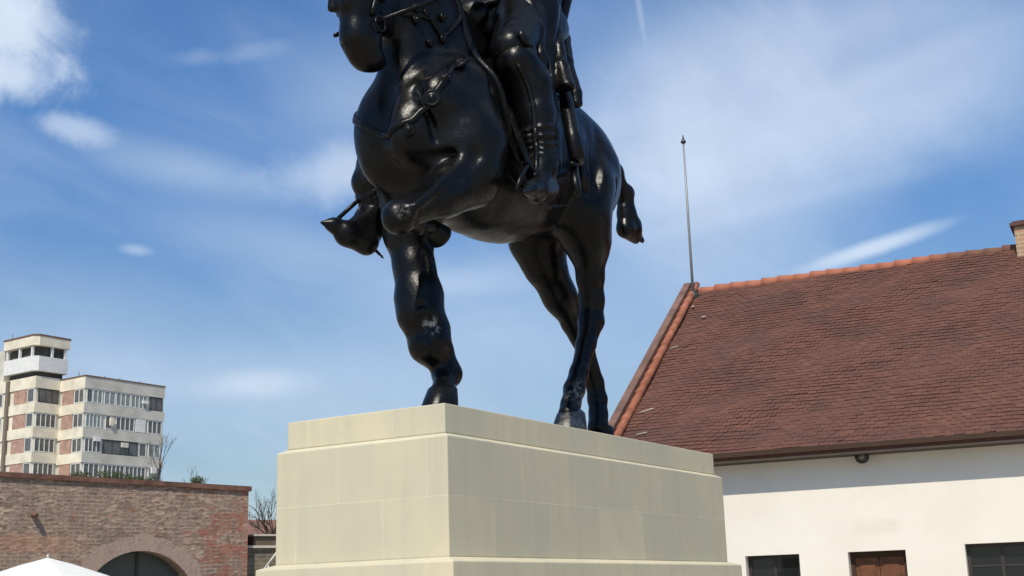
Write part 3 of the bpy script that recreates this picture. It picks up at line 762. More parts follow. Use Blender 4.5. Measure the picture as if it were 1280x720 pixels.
# ==================================================================  bronze rider and horse
class Field:
    """signed distance field on a grid: smooth unions of round cones and ellipsoids, meshed by surface nets"""
    def __init__(s, lo, hi, h):
        s.lo = np.array(lo, np.float32); s.h = h
        s.n = np.ceil((np.array(hi) - np.array(lo)) / h).astype(int) + 1
        s.a = np.full(s.n, 0.6, np.float32)
    def region(s, lo, hi):
        i0 = np.maximum(0, np.floor((np.array(lo) - s.lo) / s.h).astype(int)); i1 = np.minimum(s.n, np.ceil((np.array(hi) - s.lo) / s.h).astype(int) + 1)
        if np.any(i1 <= i0): return None, None
        sl = tuple(slice(a, b) for a, b in zip(i0, i1))
        g = [s.lo[k] + s.h * np.arange(i0[k], i1[k], dtype=np.float32) for k in range(3)]
        return sl, (g[0][:, None, None], g[1][None, :, None], g[2][None, None, :])
    @staticmethod
    def smin(a, b, k):
        h = np.maximum(k - np.abs(a - b), 0) / k
        return np.minimum(a, b) - h * h * k * .25
    def put(s, sl, d, k, op):
        if op == '+': s.a[sl] = s.smin(s.a[sl], d, k)
        else: s.a[sl] = -s.smin(-s.a[sl], d, k)
    def cone(s, p0, p1, r0, r1, k=.08, op='+', sc=(1, 1, 1)):
        p0 = np.array(p0, np.float32); p1 = np.array(p1, np.float32); sc = np.array(sc, np.float32)
        m = max(r0, r1) * max(1, 1 / sc.min()) + k + 3 * s.h
        sl, g = s.region(np.minimum(p0, p1) - m, np.maximum(p0, p1) + m)
        if sl is None: return s
        d = (p1 - p0) * sc; L = float(d @ d) + 1e-9
        q = [(g[i] - p0[i]) * sc[i] for i in range(3)]
        t = np.clip((q[0] * d[0] + q[1] * d[1] + q[2] * d[2]) / L, 0, 1)
        dist = np.sqrt(sum((q[i] - t * d[i]) ** 2 for i in range(3))) - (r0 + (r1 - r0) * t)
        s.put(sl, dist.astype(np.float32), k, op); return s
    def chain(s, pts, rs, k=.08, op='+', sc=(1, 1, 1)):
        for i in range(len(pts) - 1): s.cone(pts[i], pts[i + 1], rs[i], rs[i + 1], k, op, sc)
        return s
    def ell(s, c, r, k=.1, op='+', pitch=0.0, yaw=0.0, roll=0.0):
        """ellipsoid; pitch lifts its +X end, yaw turns it towards +Y, roll turns round X"""
        c = np.array(c, np.float32); m = max(r) + k + 3 * s.h
        sl, g = s.region(c - m, c + m)
        if sl is None: return s
        M_ = np.array((Matrix.Rotation(R(yaw), 3, 'Z') @ Matrix.Rotation(R(-pitch), 3, 'Y') @ Matrix.Rotation(R(roll), 3, 'X')).transposed())
        q = [g[i] - c[i] for i in range(3)]
        l = [M_[i][0] * q[0] + M_[i][1] * q[1] + M_[i][2] * q[2] for i in range(3)]
        k0 = np.sqrt(sum((l[i] / r[i]) ** 2 for i in range(3))); k1 = np.sqrt(sum((l[i] / (r[i] * r[i])) ** 2 for i in range(3))) + 1e-6
        s.put(sl, (k0 * (k0 - 1) / k1).astype(np.float32), k, op); return s
    def rough(s, amp, freq, seed=0):
        """slightly uneven modelled surface, as left by the sculptor's hand"""
        q = np.random.RandomState(seed); sl, g = s.region(s.lo, s.lo + s.h * s.n)
        for _ in range(7):
            d = q.normal(size=3); d *= freq * q.uniform(.6, 1.5) / np.linalg.norm(d); ph = q.uniform(0, 6.28, 3)
            w = np.sin(g[0] * d[0] + ph[0] + 1.3 * np.sin(g[2] * d[1] * .7 + ph[1])) * np.sin(g[1] * d[1] + g[2] * d[2] + ph[2])
            s.a -= (amp / 3 * w).astype(np.float32)
        return s
    def mesh(s, name, mat, parent=None, **kw):
        a = s.a; ins = a < 0
        nx, ny, nz = a.shape
        cnt = np.zeros((nx - 1, ny - 1, nz - 1), np.int16); acc = np.zeros((nx - 1, ny - 1, nz - 1, 3), np.float32)
        def edge(ax, o):
            sl0 = []; sl1 = []
            for k in range(3):
                if k == ax: sl0.append(slice(0, a.shape[k] - 1)); sl1.append(slice(1, a.shape[k]))
                else: sl0.append(slice(o[k], a.shape[k] - 1 + o[k])); sl1.append(slice(o[k], a.shape[k] - 1 + o[k]))
            A = a[tuple(sl0)]; Bv = a[tuple(sl1)]; x = (A < 0) != (Bv < 0)
            idx = np.nonzero(x); t = A[idx] / (A[idx] - Bv[idx])
            cnt[idx] += 1
            for k in range(3): acc[idx + (np.full(len(idx[0]), k),)] += t if k == ax else o[k]
        for ax in range(3):
            others = [k for k in range(3) if k != ax]
            for u in (0, 1):
                for v in (0, 1):
                    o = [0, 0, 0]; o[others[0]] = u; o[others[1]] = v; edge(ax, o)
        act = np.nonzero(cnt > 0); vid = np.full(cnt.shape, -1, np.int64); vid[act] = np.arange(len(act[0]))
        pos = np.stack(act, 1).astype(np.float32) + acc[act] / cnt[act][:, None]
        pos = pos * s.h + s.lo
        quads = []
        for ax in range(3):
            b, c = (ax + 1) % 3, (ax + 2) % 3
            sl0 = [slice(1, n - 1) for n in a.shape]; sl0[ax] = slice(0, a.shape[ax] - 1)
            sl1 = list(sl0); sl1[ax] = slice(1, a.shape[ax])
            i0 = ins[tuple(sl0)]; i1 = ins[tuple(sl1)]
            idx = np.array(np.nonzero(i0 != i1)).T; flip = i0[tuple(idx.T)]
            if not len(idx): continue
            base = idx.copy(); base[:, b] += 1; base[:, c] += 1
            def at_(db, dc):
                q = base.copy(); q[:, b] -= db; q[:, c] -= dc; return vid[tuple(q.T)]
            qd = np.stack([at_(1, 1), at_(0, 1), at_(0, 0), at_(1, 0)], 1)
            qd[~flip] = qd[~flip][:, ::-1]; quads.append(qd)
        Q = np.concatenate(quads); Q = Q[(Q >= 0).all(1)]
        me = bpy.data.meshes.new(name)
        me.vertices.add(len(pos)); me.vertices.foreach_set('co', pos.ravel())
        me.loops.add(Q.size); me.loops.foreach_set('vertex_index', Q.ravel().astype(np.int32))
        me.polygons.add(len(Q)); me.polygons.foreach_set('loop_start', np.arange(0, Q.size, 4, dtype=np.int32))
        me.polygons.foreach_set('use_smooth', np.ones(len(Q), bool))
        me.update(calc_edges=True); me.validate()
        me.materials.append(mat)
        return link(bpy.data.objects.new(name, me), parent, **kw)

bz = Mat('black_bronze', 0.30, 0.20, 0.0)
n1 = bz.noise(2.2, 6, .65)
bcol = bz.mix(bz.mr(n1, .3, .7), (.0022, .0024, .0032), (.006, .0058, .006))
# pale spots in the colour: rubbed knees, and painted sunlight on the near hind pastern
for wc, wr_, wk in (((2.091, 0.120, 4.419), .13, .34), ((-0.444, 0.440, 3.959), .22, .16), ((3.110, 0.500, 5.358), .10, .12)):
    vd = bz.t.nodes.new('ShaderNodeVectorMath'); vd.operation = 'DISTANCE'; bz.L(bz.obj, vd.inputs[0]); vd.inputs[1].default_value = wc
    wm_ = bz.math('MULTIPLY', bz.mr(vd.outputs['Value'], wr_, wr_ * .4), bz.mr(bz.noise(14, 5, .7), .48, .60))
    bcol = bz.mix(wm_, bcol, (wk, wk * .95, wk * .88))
drip = bz.mr(bz.noise(1.0, 6, .7, bz.mp((9, 9, 1.1))), .58, .8, 0, .5)
bcol = bz.mix(drip, bcol, (.012, .015, .013))
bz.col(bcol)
bz.L(bz.mr(bz.noise(5, 6, .7), .3, .75, .20, .38), bz.b.inputs['Roughness'])
vo = bz.t.nodes.new('ShaderNodeTexVoronoi'); vo.feature = 'SMOOTH_F1'; vo.inputs['Scale'].default_value = 5.5; bz.L(bz.obj, vo.inputs['Vector'])
b0 = bz.bump(vo.outputs['Distance'], .16, .05)
b1 = bz.bump(bz.noise(9, 5, .6), .2, .03, b0)
b2 = bz.bump(bz.noise(20, 6, .7), .2, .014, b1)
bz.bump(bz.noise(70, 4, .7), .12, .006, b2)
bzw = Mat('worn_lit_bronze', 0.36, 0.6, 0.0)  # near hind hoof: pale patches for wear, plus its sunlit front painted in
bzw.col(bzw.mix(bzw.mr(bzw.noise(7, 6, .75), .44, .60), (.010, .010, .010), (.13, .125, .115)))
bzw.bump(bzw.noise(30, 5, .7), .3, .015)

st = thing('equestrian_statue', 'large black bronze statue of a cloaked rider on a horse with one foreleg raised', 'statue', (0, 0, 0))
obj('plinth', boxm(-2.75, 2.30, -.50, .50, 3.404, 3.452), bz.m, st, bevel=.02)

# ---- horse
H = Field((-3.0, -1.15, 3.4), (3.95, 1.15, 9.9), .022)
H.ell((.75, 0, 6.78), (1.75, .76, 1.10), .25, pitch=-7)
H.ell((1.93, 0, 6.68), (.76, .60, .92), .30, pitch=6)
H.ell((2.28, -.28, 6.55), (.42, .36, .62), .18)
H.ell((2.26, .26, 6.50), (.42, .34, .56), .14)
H.ell((2.30, .44, 6.78), (.33, .27, .36), .10)
H.ell((2.56, .16, 6.42), (.24, .24, .34), .10)
H.ell((-.55, 0, 7.0), (1.1, .68, .86), .3)
H.ell((-.98, 0, 7.12), (.84, .54, .76), .3, pitch=-6)
H.ell((-1.16, .33, 6.90), (.60, .32, .68), .2, pitch=60)
H.ell((-1.16, -.33, 6.90), (.60, .32, .68), .2, pitch=60)
H.ell((1.15, 0, 7.85), (.75, .28, .42), .3, pitch=8)
# neck and head
H.chain([(1.55, 0, 7.35), (2.05, 0, 8.05), (2.45, 0, 8.75), (2.75, -.02, 9.15)], [.66, .52, .43, .34], .20, sc=(1, 1.5, 1))
H.cone((2.28, 0, 7.2), (2.50, 0, 8.2), .32, .26, .14)
H.cone((2.35, .62, 7.30), (2.75, .36, 6.98), .05, .04, .12, '-')
H.cone((2.62, .36, 6.85), (2.50, .50, 6.30), .03, .025, .10, '-')
hd = [(2.76, .0, 9.10), (2.96, .0, 8.75), (3.13, .01, 8.2), (3.22, .02, 7.7), (3.17, .03, 7.30), (3.12, .03, 7.16)]
H.chain(hd, [.30, .32, .26, .22, .215, .19], .10, sc=(1, 1.12, 1))
H.ell((2.78, .0, 8.40), (.42, .24, .42), .12, pitch=70)
H.ell((2.92, .02, 7.75), (.30, .17, .40), .12, pitch=80)      # cheek
H.ell((3.02, .03, 7.12), (.19, .17, .12), .05)                # chin and lips
H.cone((3.30, -.20, 8.45), (3.42, -.16, 7.6), .055, .04, .08); H.cone((3.30, .10, 8.45), (3.42, .03, 7.6), .055, .04, .08)
for sgn in (-1, 1):
    H.ell((3.13, -.05 + sgn * .235, 8.52), (.10, .07, .075), .05)
    H.ell((3.12, -.05 + sgn * .285, 8.52), (.05, .03, .035), .02)
    H.ell((3.33, -.07 + sgn * .135, 7.30), (.06, .04, .05), .03, '-')
    H.chain([(2.80, sgn * .16, 9.28), (2.86, sgn * .20, 9.50), (2.95, sgn * .17, 9.72)], [.10, .085, .02], .05)
    H.cone((2.95, sgn * .19, 9.40), (2.99, sgn * .18, 9.62), .04, .015, .03, '-')
H.cone((3.36, -.25, 7.20), (3.30, .12, 7.20), .013, .013, .03, '-')
# raised left foreleg
H.chain([(1.95, .46, 7.0), (1.98, .58, 6.35), (2.05, .62, 6.02)], [.36, .36, .31], .2)
H.chain([(2.02, .60, 5.95), (2.45, .52, 5.68), (2.950, 0.400, 5.382)], [.30, .215, .150], .14)
H.ell((3.017, 0.370, 5.346), (.175, .165, .175), .08)
H.cone((2.898, 0.300, 5.396), (2.50, .20, 5.42), .125, .085, .07)
H.ell((2.48, .20, 5.42), (.11, .11, .11), .06)
H.cone((2.48, .20, 5.42), (2.24, .20, 5.46), .085, .085, .05)
# standing right foreleg
H.chain([(1.85, -.40, 6.8), (1.70, -.42, 6.2), (1.916, -0.300, 5.561)], [.38, .36, .30], .2)
H.chain([(1.916, -0.300, 5.561), (1.943, -0.220, 5.132), (1.943, -0.160, 4.791), (1.973, -0.120, 4.603), (1.886, -0.080, 4.428), (1.902, -0.050, 4.264), (1.814, -0.020, 4.177)], [.27, .222, .262, .245, .222, .222, .172], .07)
H.chain([(1.814, -0.020, 4.177), (1.741, 0.020, 4.051), (1.756, 0.050, 3.950)], [.165, .125, .142], .04)
H.chain([(1.887, -0.030, 4.220), (1.770, 0.020, 4.056), (1.756, 0.050, 3.959)], [.175, .118, .148], .06)
H.chain([(1.756, 0.050, 3.950), (1.933, 0.140, 3.780), (2.107, 0.220, 3.650)], [.145, .110, .12], .05)
# near (left) hind leg
H.chain([(-1.05, .32, 6.9), (-0.709, 0.400, 6.246), (-0.930, 0.400, 5.930), (-1.008, 0.360, 5.534)], [.42, .34, .24, .165], .2)
H.cone((-.75, .45, 6.6), (-0.797, 0.440, 5.945), .38, .20, .2)
H.chain([(-1.008, 0.360, 5.534), (-1.078, 0.330, 5.239), (-1.070, 0.310, 4.982)], [.165, .15, .16], .08)
H.ell((-1.227, 0.310, 5.092), (.10, .09, .15), .06)
H.chain([(-1.068, 0.310, 4.961), (-0.916, 0.310, 4.651), (-0.684, 0.320, 4.266), (-0.529, 0.330, 4.039)], [.155, .118, .112, .125], .06)
H.chain([(-0.527, 0.330, 4.019), (-0.399, 0.350, 3.838), (-0.297, 0.380, 3.700)], [.13, .115, .13], .05)
# far (right) hind leg
H.chain([(-1.2, -.40, 6.8), (-1.048, -0.420, 6.153), (-1.181, -0.380, 5.784), (-1.403, -0.330, 5.451), (-1.687, -0.300, 5.149)], [.46, .34, .235, .19, .155], .2)
H.ell((-1.778, -0.300, 5.208), (.10, .09, .15), .06)
H.chain([(-1.685, -0.300, 5.127), (-1.988, -0.290, 4.803), (-2.199, -0.280, 4.395), (-2.228, -0.270, 4.180)], [.15, .115, .115, .13], .06)
H.chain([(-2.226, -0.270, 4.158), (-2.174, -0.240, 3.956), (-2.082, -0.200, 3.761)], [.125, .12, .14], .05)
# tendons, veins and joints
H.cone((2.176, 0.080, 4.514), (2.040, 0.120, 4.144), .02, .02, .06, '-'); H.cone((2.300, -0.060, 5.164), (2.305, -0.020, 4.739), .018, .015, .07, '-'); H.cone((2.038, -0.020, 5.231), (2.014, 0.040, 4.783), .018, .015, .07, '-'); H.cone((2.333, 0.000, 4.627), (1.929, 0.050, 4.657), .014, .014, .06, '-')
H.cone((-0.617, 0.420, 4.641), (-0.403, 0.430, 4.187), .018, .018, .05, '-')
H.cone((2.30, .84, 6.10), (2.910, 0.620, 5.450), .04, .03, .12, '-')
H.cone((2.251, 0.720, 6.087), (3.018, 0.600, 5.411), .03, .03, .12)
H.chain([(1.6, .80, 6.1), (1.2, .82, 5.95), (.7, .80, 5.95), (.2, .74, 6.1)], [.02, .022, .02, .01], .06)
H.cone((-.85, .74, 7.5), (-.45, .76, 6.4), .04, .03, .14, '-')
H.cone((-1.05, .70, 6.7), (-1.1, .60, 5.9), .03, .03, .12, '-')
for k in range(4): H.cone((2.15, .58, 7.6 - k * .1), (2.5 - k * .05, .42, 7.0 - k * .12), .015, .01, .08, '-')
# muscle definition
H.cone((1.75, .74, 7.25), (2.15, .66, 6.4), .07, .05, .12, '-'); H.cone((1.75, -.74, 7.25), (2.15, -.66, 6.4), .07, .05, .12, '-')
H.cone((2.72, 0, 7.1), (2.80, 0, 6.2), .09, .05, .12, '-')
H.cone((2.35, .60, 6.15), (2.75, .28, 6.02), .05, .03, .08, '-')
H.cone((-.55, .80, 7.3), (-.45, .72, 6.5), .07, .05, .14, '-')
for k in range(5): H.cone((1.35 - k * .36, .82, 6.75 + k * .03), (1.15 - k * .36, .72, 6.05 + k * .08), .018, .012, .10, '-')
H.rough(.009, 11, 3)
horse = H.mesh('horse', bz.m, st)

def hoof(c, nose, r, h, worn_lit=False):
    """horn hoof: wider at the ground, longer to the front, standing on c"""
    bm = B(); c = Vector(c); f = Vector((nose[0], nose[1], 0)).normalized(); sd = Vector((-f.y, f.x, 0))
    prof = [(1.0, 0), (1.03, .03), (.93, h * .55), (.80, h), (.62, h + .04), (.30, h + .06)]; rings = []
    for s_, z in prof:
        rings.append([bm.verts.new(c + f * (math.cos(a) * r * s_ * (1.15 if math.cos(a) > 0 else .9) - z * .35) + sd * math.sin(a) * r * s_ + Vector((0, 0, z))) for a in [2 * math.pi * k / 28 for k in range(28)]])
    for a, b in zip(rings, rings[1:]):
        for k in range(28): bm.faces.new((a[k], a[(k + 1) % 28], b[(k + 1) % 28], b[k]))
    bm.faces.new(rings[0][::-1]); bm.faces.new(rings[-1])
    return obj('hoof', bm, bzw.m if worn_lit else bz.m, horse, smooth=True)
def ground_from(p, z=3.454): return (p[0], p[1], z)
hoof(ground_from((2.251, 0.300, 3.526)), (1, .1), .19, .26)
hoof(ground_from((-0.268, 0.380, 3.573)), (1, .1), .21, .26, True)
hoof(ground_from((-2.062, -0.180, 3.704)), (1, 0), .19, .30)
# hoof of the folded foreleg, sole turned back
bm = B(); cc = Vector((2.22, .20, 5.46)); ax_ = Vector((-.80, .0, -.30)).normalized()
rr = []
for s_, t_ in ((.085, -.02), (.10, .05), (.135, .17), (.14, .20), (.11, .205)):
    u_ = ax_.orthogonal().normalized(); v_ = ax_.cross(u_)
    rr.append([bm.verts.new(cc + ax_ * t_ + (u_ * math.cos(a) + v_ * math.sin(a)) * s_) for a in [2 * math.pi * k / 24 for k in range(24)]])
for a, b in zip(rr, rr[1:]):
    for k in range(24): bm.faces.new((a[k], a[(k + 1) % 24], b[(k + 1) % 24], b[k]))
bm.faces.new(rr[0][::-1]); bm.faces.new(rr[-1]); obj('hoof', bm, bz.m, horse, smooth=True)

# tail
T_ = Field((-4.0, -.5, 5.9), (-1.7, .5, 8.2), .02)
tp = [(-1.55, 0, 7.6), (-1.95, 0, 7.72), (-2.264, 0.000, 7.605), (-2.529, 0.000, 7.395), (-2.821, 0.000, 7.150), (-2.863, 0.000, 6.863), (-2.995, 0.000, 6.704), (-3.310, 0.000, 6.573)]
T_.chain(tp, [.12, .12, .11, .115, .12, .12, .135, .04], .10)
T_.chain([(-2.770, 0.000, 6.912), (-2.789, 0.000, 6.633), (-3.102, 0.000, 6.538)], [.07, .12, .06], .08)
for k in range(7):
    o_ = (k - 3) * .045
    T_.chain([(-2.6, o_, 7.48), (-2.95 + o_ * .3, o_ * 1.5, 7.05), (-3.05 + o_, o_ * 2, 6.75), (-3.25, o_, 6.6)], [.012] * 4, .04, '-')
T_.rough(.006, 14, 5); T_.mesh('tail', bz.m, horse)
# mane
Mn = Field((.9, -.6, 7.2), (3.4, .6, 9.9), .022)
q = random.Random(3)
for k in range(26):
    t_ = k / 25; x = 1.35 + 1.5 * t_; z = 8.35 + 1.05 * t_ ** .8
    y0 = q.uniform(-.06, .06)
    Mn.chain([(x, y0, z), (x + .12, -.30 - q.uniform(0, .05), z - .16), (x + .10 + q.uniform(-.08, .08), -.44, z - .5), (x + .02 + q.uniform(-.1, .1), -.40, z - .8)], [.075, .07, .055, .015], .05)
for k in range(5): Mn.chain([(2.85, (k - 2) * .06, 9.38), (3.10, (k - 2) * .07 - .03, 9.22), (3.26, (k - 2) * .05 - .04, 8.95)], [.06, .05, .012], .04)
Mn.rough(.006, 16, 8); Mn.mesh('mane', bz.m, horse)

# ---- surface-following straps
def bvh_of(o):
    me = o.data; return BVHTree.FromPolygons([v.co[:] for v in me.vertices], [p.vertices[:] for p in me.polygons])
hb = bvh_of(horse)
def strap(pts, w, th, bvh=None, n=8, lift=0.0, bm=None):
    """flat leather band drawn over the horse through pts; returns bmesh"""
    bvh = bvh or hb; bm = bm or B(); P_ = []; N_ = []
    for a, b in zip(pts, pts[1:]):
        for k in range(n):
            P_.append(Vector(a).lerp(Vector(b), k / n))
    P_.append(Vector(pts[-1]))
    Q_ = []
    for p in P_:
        loc, nr, _, _ = bvh.find_nearest(p); Q_.append(loc); N_.append(nr)
    for _ in range(2): N_ = [(N_[max(i - 1, 0)] + N_[i] + N_[min(i + 1, len(N_) - 1)]).normalized() for i in range(len(N_))]
    rings = []
    for i, p in enumerate(Q_):
        t = (Q_[min(i + 1, len(Q_) - 1)] - Q_[max(i - 1, 0)]).normalized(); s_ = t.cross(N_[i]).normalized()
        o0 = p + N_[i] * (lift - .02); o1 = p + N_[i] * (lift + th)
        rings.append([bm.verts.new(o0 - s_ * w / 2), bm.verts.new(o1 - s_ * w * .42), bm.verts.new(o1 + N_[i] * th * .3), bm.verts.new(o1 + s_ * w * .42), bm.verts.new(o0 + s_ * w / 2)])
    for a, b in zip(rings, rings[1:]):
        for k in range(5): bm.faces.new((a[k], a[(k + 1) % 5], b[(k + 1) % 5], b[k]))
    bm.faces.new(rings[0][::-1]); bm.faces.new(rings[-1]); return bm
def boss(bm, p, r, h, bvh=None):
    loc, nr, _, _ = (bvh or hb).find_nearest(Vector(p)); u_ = nr.orthogonal().normalized(); v_ = nr.cross(u_)
    prof = [(1, -.3), (1, .35), (.86, .62), (.72, .45), (.5, .5), (.28, 1.0), (.02, 1.1)]; rings = []
    for s_, t_ in prof: rings.append([bm.verts.new(loc + nr * (t_ * h + .02) + (u_ * math.cos(a) + v_ * math.sin(a)) * r * s_) for a in [2 * math.pi * k / 20 for k in range(20)]])
    for a, b in zip(rings, rings[1:]):
        for k in range(20): bm.faces.new((a[k], a[(k + 1) % 20], b[(k + 1) % 20], b[k]))
    bm.faces.new(rings[0][::-1]); bm.faces.new(rings[-1]); return bm
bc_pts = [(.9, .75, 7.6), (2.142, 0.550, 7.281), (2.507, 0.620, 6.925), (2.645, 0.550, 6.707), (2.729, 0.350, 6.470), (2.85, 0, 6.35), (2.6, -.5, 6.7), (1.9, -.7, 7.3), (.9, -.75, 7.6)]
brs = obj('breast_collar', strap(bc_pts, .08, .024), bz.m, st, smooth=True)
for p_, r_ in (((2.245, 0.620, 7.226), .12), ((2.646, 0.550, 6.698), .095), ((2.840, 0.400, 6.337), .065), ((2.478, 0.600, 6.940), .05)):
    obj('medallion', boss(B(), p_, r_, .045), bz.m, brs, smooth=True)
br_ = obj('bridle', strap([(3.1, -.36, 8.9), (3.28, -.30, 8.2), (3.3, -.3, 7.55)], .07, .022), bz.m, st, smooth=True)
obj('cheek_strap', strap([(2.95, .3, 9.0), (3.05, .3, 8.2), (3.22, .2, 7.5)], .07, .022), bz.m, br_, smooth=True)
obj('noseband', strap([(3.0, .25, 7.75), (3.3, .15, 7.8), (3.5, -.07, 7.82), (3.3, -.28, 7.8), (3.0, -.3, 7.75)], .07, .022), bz.m, br_, smooth=True)
obj('browband', strap([(2.9, .35, 8.95), (3.15, .15, 9.0), (3.2, -.05, 9.02), (3.15, -.2, 9.0), (2.9, -.4, 8.95)], .06, .022), bz.m, br_, smooth=True)
for sg in (1,):
    bm = B(); c_ = Vector((3.14, .03 + sg * .235, 7.42)); tube(bm, [c_ + Vector((math.cos(a) * .08, 0, math.sin(a) * .08)) for a in [2 * math.pi * k / 16 for k in range(17)]], .014, 6, False)
    obj('bit_ring', bm, bz.m, br_, smooth=True)
# small ornaments hanging from the reins and the neck strap
nk = obj('neck_strap', strap([(1.6, .62, 8.2), (2.143, 0.420, 7.616), (2.337, 0.400, 7.765), (2.560, 0.380, 7.740), (2.62, 0.1, 7.75), (2.4, -.4, 8.0)], .06, .025), bz.m, st, smooth=True)
for p_ in ((2.156, 0.450, 7.603), (2.179, 0.450, 7.832), (2.423, 0.420, 7.801), (2.589, 0.400, 7.686), (2.369, 0.450, 7.495), (2.600, 0.400, 7.821)):
    obj('rosette', boss(B(), p_, .048, .04), bz.m, nk, smooth=True)

# ---- saddle cloth: a shell a little outside the horse, cut to shape
def inside_poly(px, pz, poly):
    """signed distance to a polygon in x,z (negative inside)"""
    d = None; sgn = np.ones(np.broadcast(px, pz).shape, np.float32)
    n = len(poly)
    for i in range(n):
        ax, az = poly[i]; bx_, bz_ = poly[i - 1]
        ex, ez = bx_ - ax, bz_ - az; wx, wz = px - ax, pz - az
        t = np.clip((wx * ex + wz * ez) / (ex * ex + ez * ez), 0, 1)
        dd = (wx - ex * t) ** 2 + (wz - ez * t) ** 2
        d = dd if d is None else np.minimum(d, dd)
        c1 = (pz >= az) & (pz < bz_) & (ex * wz > ez * wx); c2 = (pz < az) & (pz >= bz_) & (ex * wz < ez * wx)
        sgn = np.where(c1 | c2, -sgn, sgn)
    return sgn * np.sqrt(d)
def shell(name, poly, th, parent, rim=.0, seed=1):
    F = Field((min(p[0] for p in poly) - .2, -1.15, min(p[1] for p in poly) - .2), (max(p[0] for p in poly) + .2, 1.15, max(p[1] for p in poly) + .2), .022)
    i0 = np.round((F.lo - H.lo) / H.h).astype(int)
    F.lo = (H.lo + i0 * H.h).astype(np.float32)
    src = np.full(F.n, .6, np.float32); lo = np.maximum(i0, 0); hi = np.minimum(i0 + F.n, H.n)
    src[tuple(slice(lo[k] - i0[k], hi[k] - i0[k]) for k in range(3))] = H.a[tuple(slice(lo[k], hi[k]) for k in range(3))]
    sl, g = F.region(F.lo, F.lo + F.h * F.n)
    pd = inside_poly(g[0], g[2], poly).astype(np.float32)
    thick = th + rim * np.exp(-((pd + .05) / .028) ** 2)
    fold = .012 * np.sin(g[0] * 16 + 2 * np.sin(g[2] * 3))
    d = src - thick - fold * (g[2] < 7.6)
    F.a = Field.smin(-d, -(pd + 0 * d), .03) * -1
    F.a = F.a.astype(np.float32)
    return F.mesh(name, bz.m, parent)
sc_poly = [(1.95, 8.6), (1.78, 7.75), (1.62, 7.15), (1.45, 6.62), (1.20, 6.36), (.55, 6.28), (.1, 6.5), (-.02, 6.9), (-.15, 7.2), (-.30, 7.6), (-.35, 8.6)]
shell('saddle_cloth', sc_poly, .035, st, .035)
# saddle
S_ = Field((-.8, -.8, 7.3), (1.9, .8, 9.0), .022)
S_.ell((.45, 0, 7.95), (.75, .52, .25), .1); S_.ell((1.25, 0, 8.28), (.18, .38, .26), .12); S_.ell((-.35, 0, 8.2), (.18, .48, .26), .12)
S_.cone((1.3, 0, 8.45), (1.36, 0, 8.62), .07, .09, .05)
sad = S_.mesh('saddle', bz.m, st)

# ---- rider
def limb(F, pts, rs, k=.1): F.chain(pts, rs, k)
RD = Field((-1.0, -1.65, 6.0), (3.0, 1.65, 12.6), .024)
RD.ell((.42, 0, 8.45), (.44, .50, .40), .15)                     # pelvis
RD.ell((.42, 0, 9.05), (.36, .42, .55), .25); RD.ell((.46, 0, 9.72), (.42, .60, .55), .25)   # belly, chest
RD.ell((.42, 0, 10.08), (.30, .78, .24), .2)                     # shoulders
RD.cone((.44, 0, 10.1), (.48, 0, 10.48), .20, .17, .1)
RD.ell((.50, 0, 10.82), (.27, .225, .34), .08)                   # head
RD.ell((.62, 0, 10.66), (.20, .17, .20), .06)
RD.cone((.76, 0, 10.88), (.84, 0, 10.76), .035, .05, .04)        # nose
RD.ell((.755, 0, 10.98), (.06, .16, .04), .04)                   # brow
for sgn in (-1, 1):
    RD.ell((.75, sgn * .085, 10.90), (.03, .045, .03), .015); RD.ell((.46, sgn * .235, 10.82), (.06, .04, .09), .02)
RD.ell((.78, 0, 10.655), (.045, .09, .02), .015); RD.cone((.79, -.08, 10.645), (.79, .08, 10.645), .007, .007, .01, '-')
# legs in riding breeches
lk = (1.430, 0.800, 7.615); la = (1.192, 0.980, 6.217)
limb(RD, [(.40, .30, 8.35), (.85, .62, 8.22), lk], [.36, .33, .25], .15)
limb(RD, [lk, (1.198, 0.900, 7.301), (1.180, 0.950, 6.957), la], [.225, .215, .19, .125], .08)
rk = (1.35, -.80, 7.62); ra_ = (1.601, -0.920, 6.013)
limb(RD, [(.40, -.30, 8.35), (.85, -.62, 8.20), rk], [.36, .33, .25], .15)
limb(RD, [rk, (1.45, -.92, 7.1), ra_], [.225, .20, .12], .08)
# arms: left hand with the reins in front of the saddle, right hand holding the axe
lsh = (.42, .70, 10.02); le = (.42, .98, 9.05); lw_ = (1.28, .52, 8.58)
limb(RD, [lsh, le], [.23, .19], .1); limb(RD, [le, lw_], [.19, .13], .08)
rsh = (.42, -.70, 10.02); re_ = (.55, -1.12, 9.12); rw_ = (1.35, -.95, 9.05)
limb(RD, [rsh, re_], [.23, .19], .1); limb(RD, [re_, rw_], [.19, .13], .08)
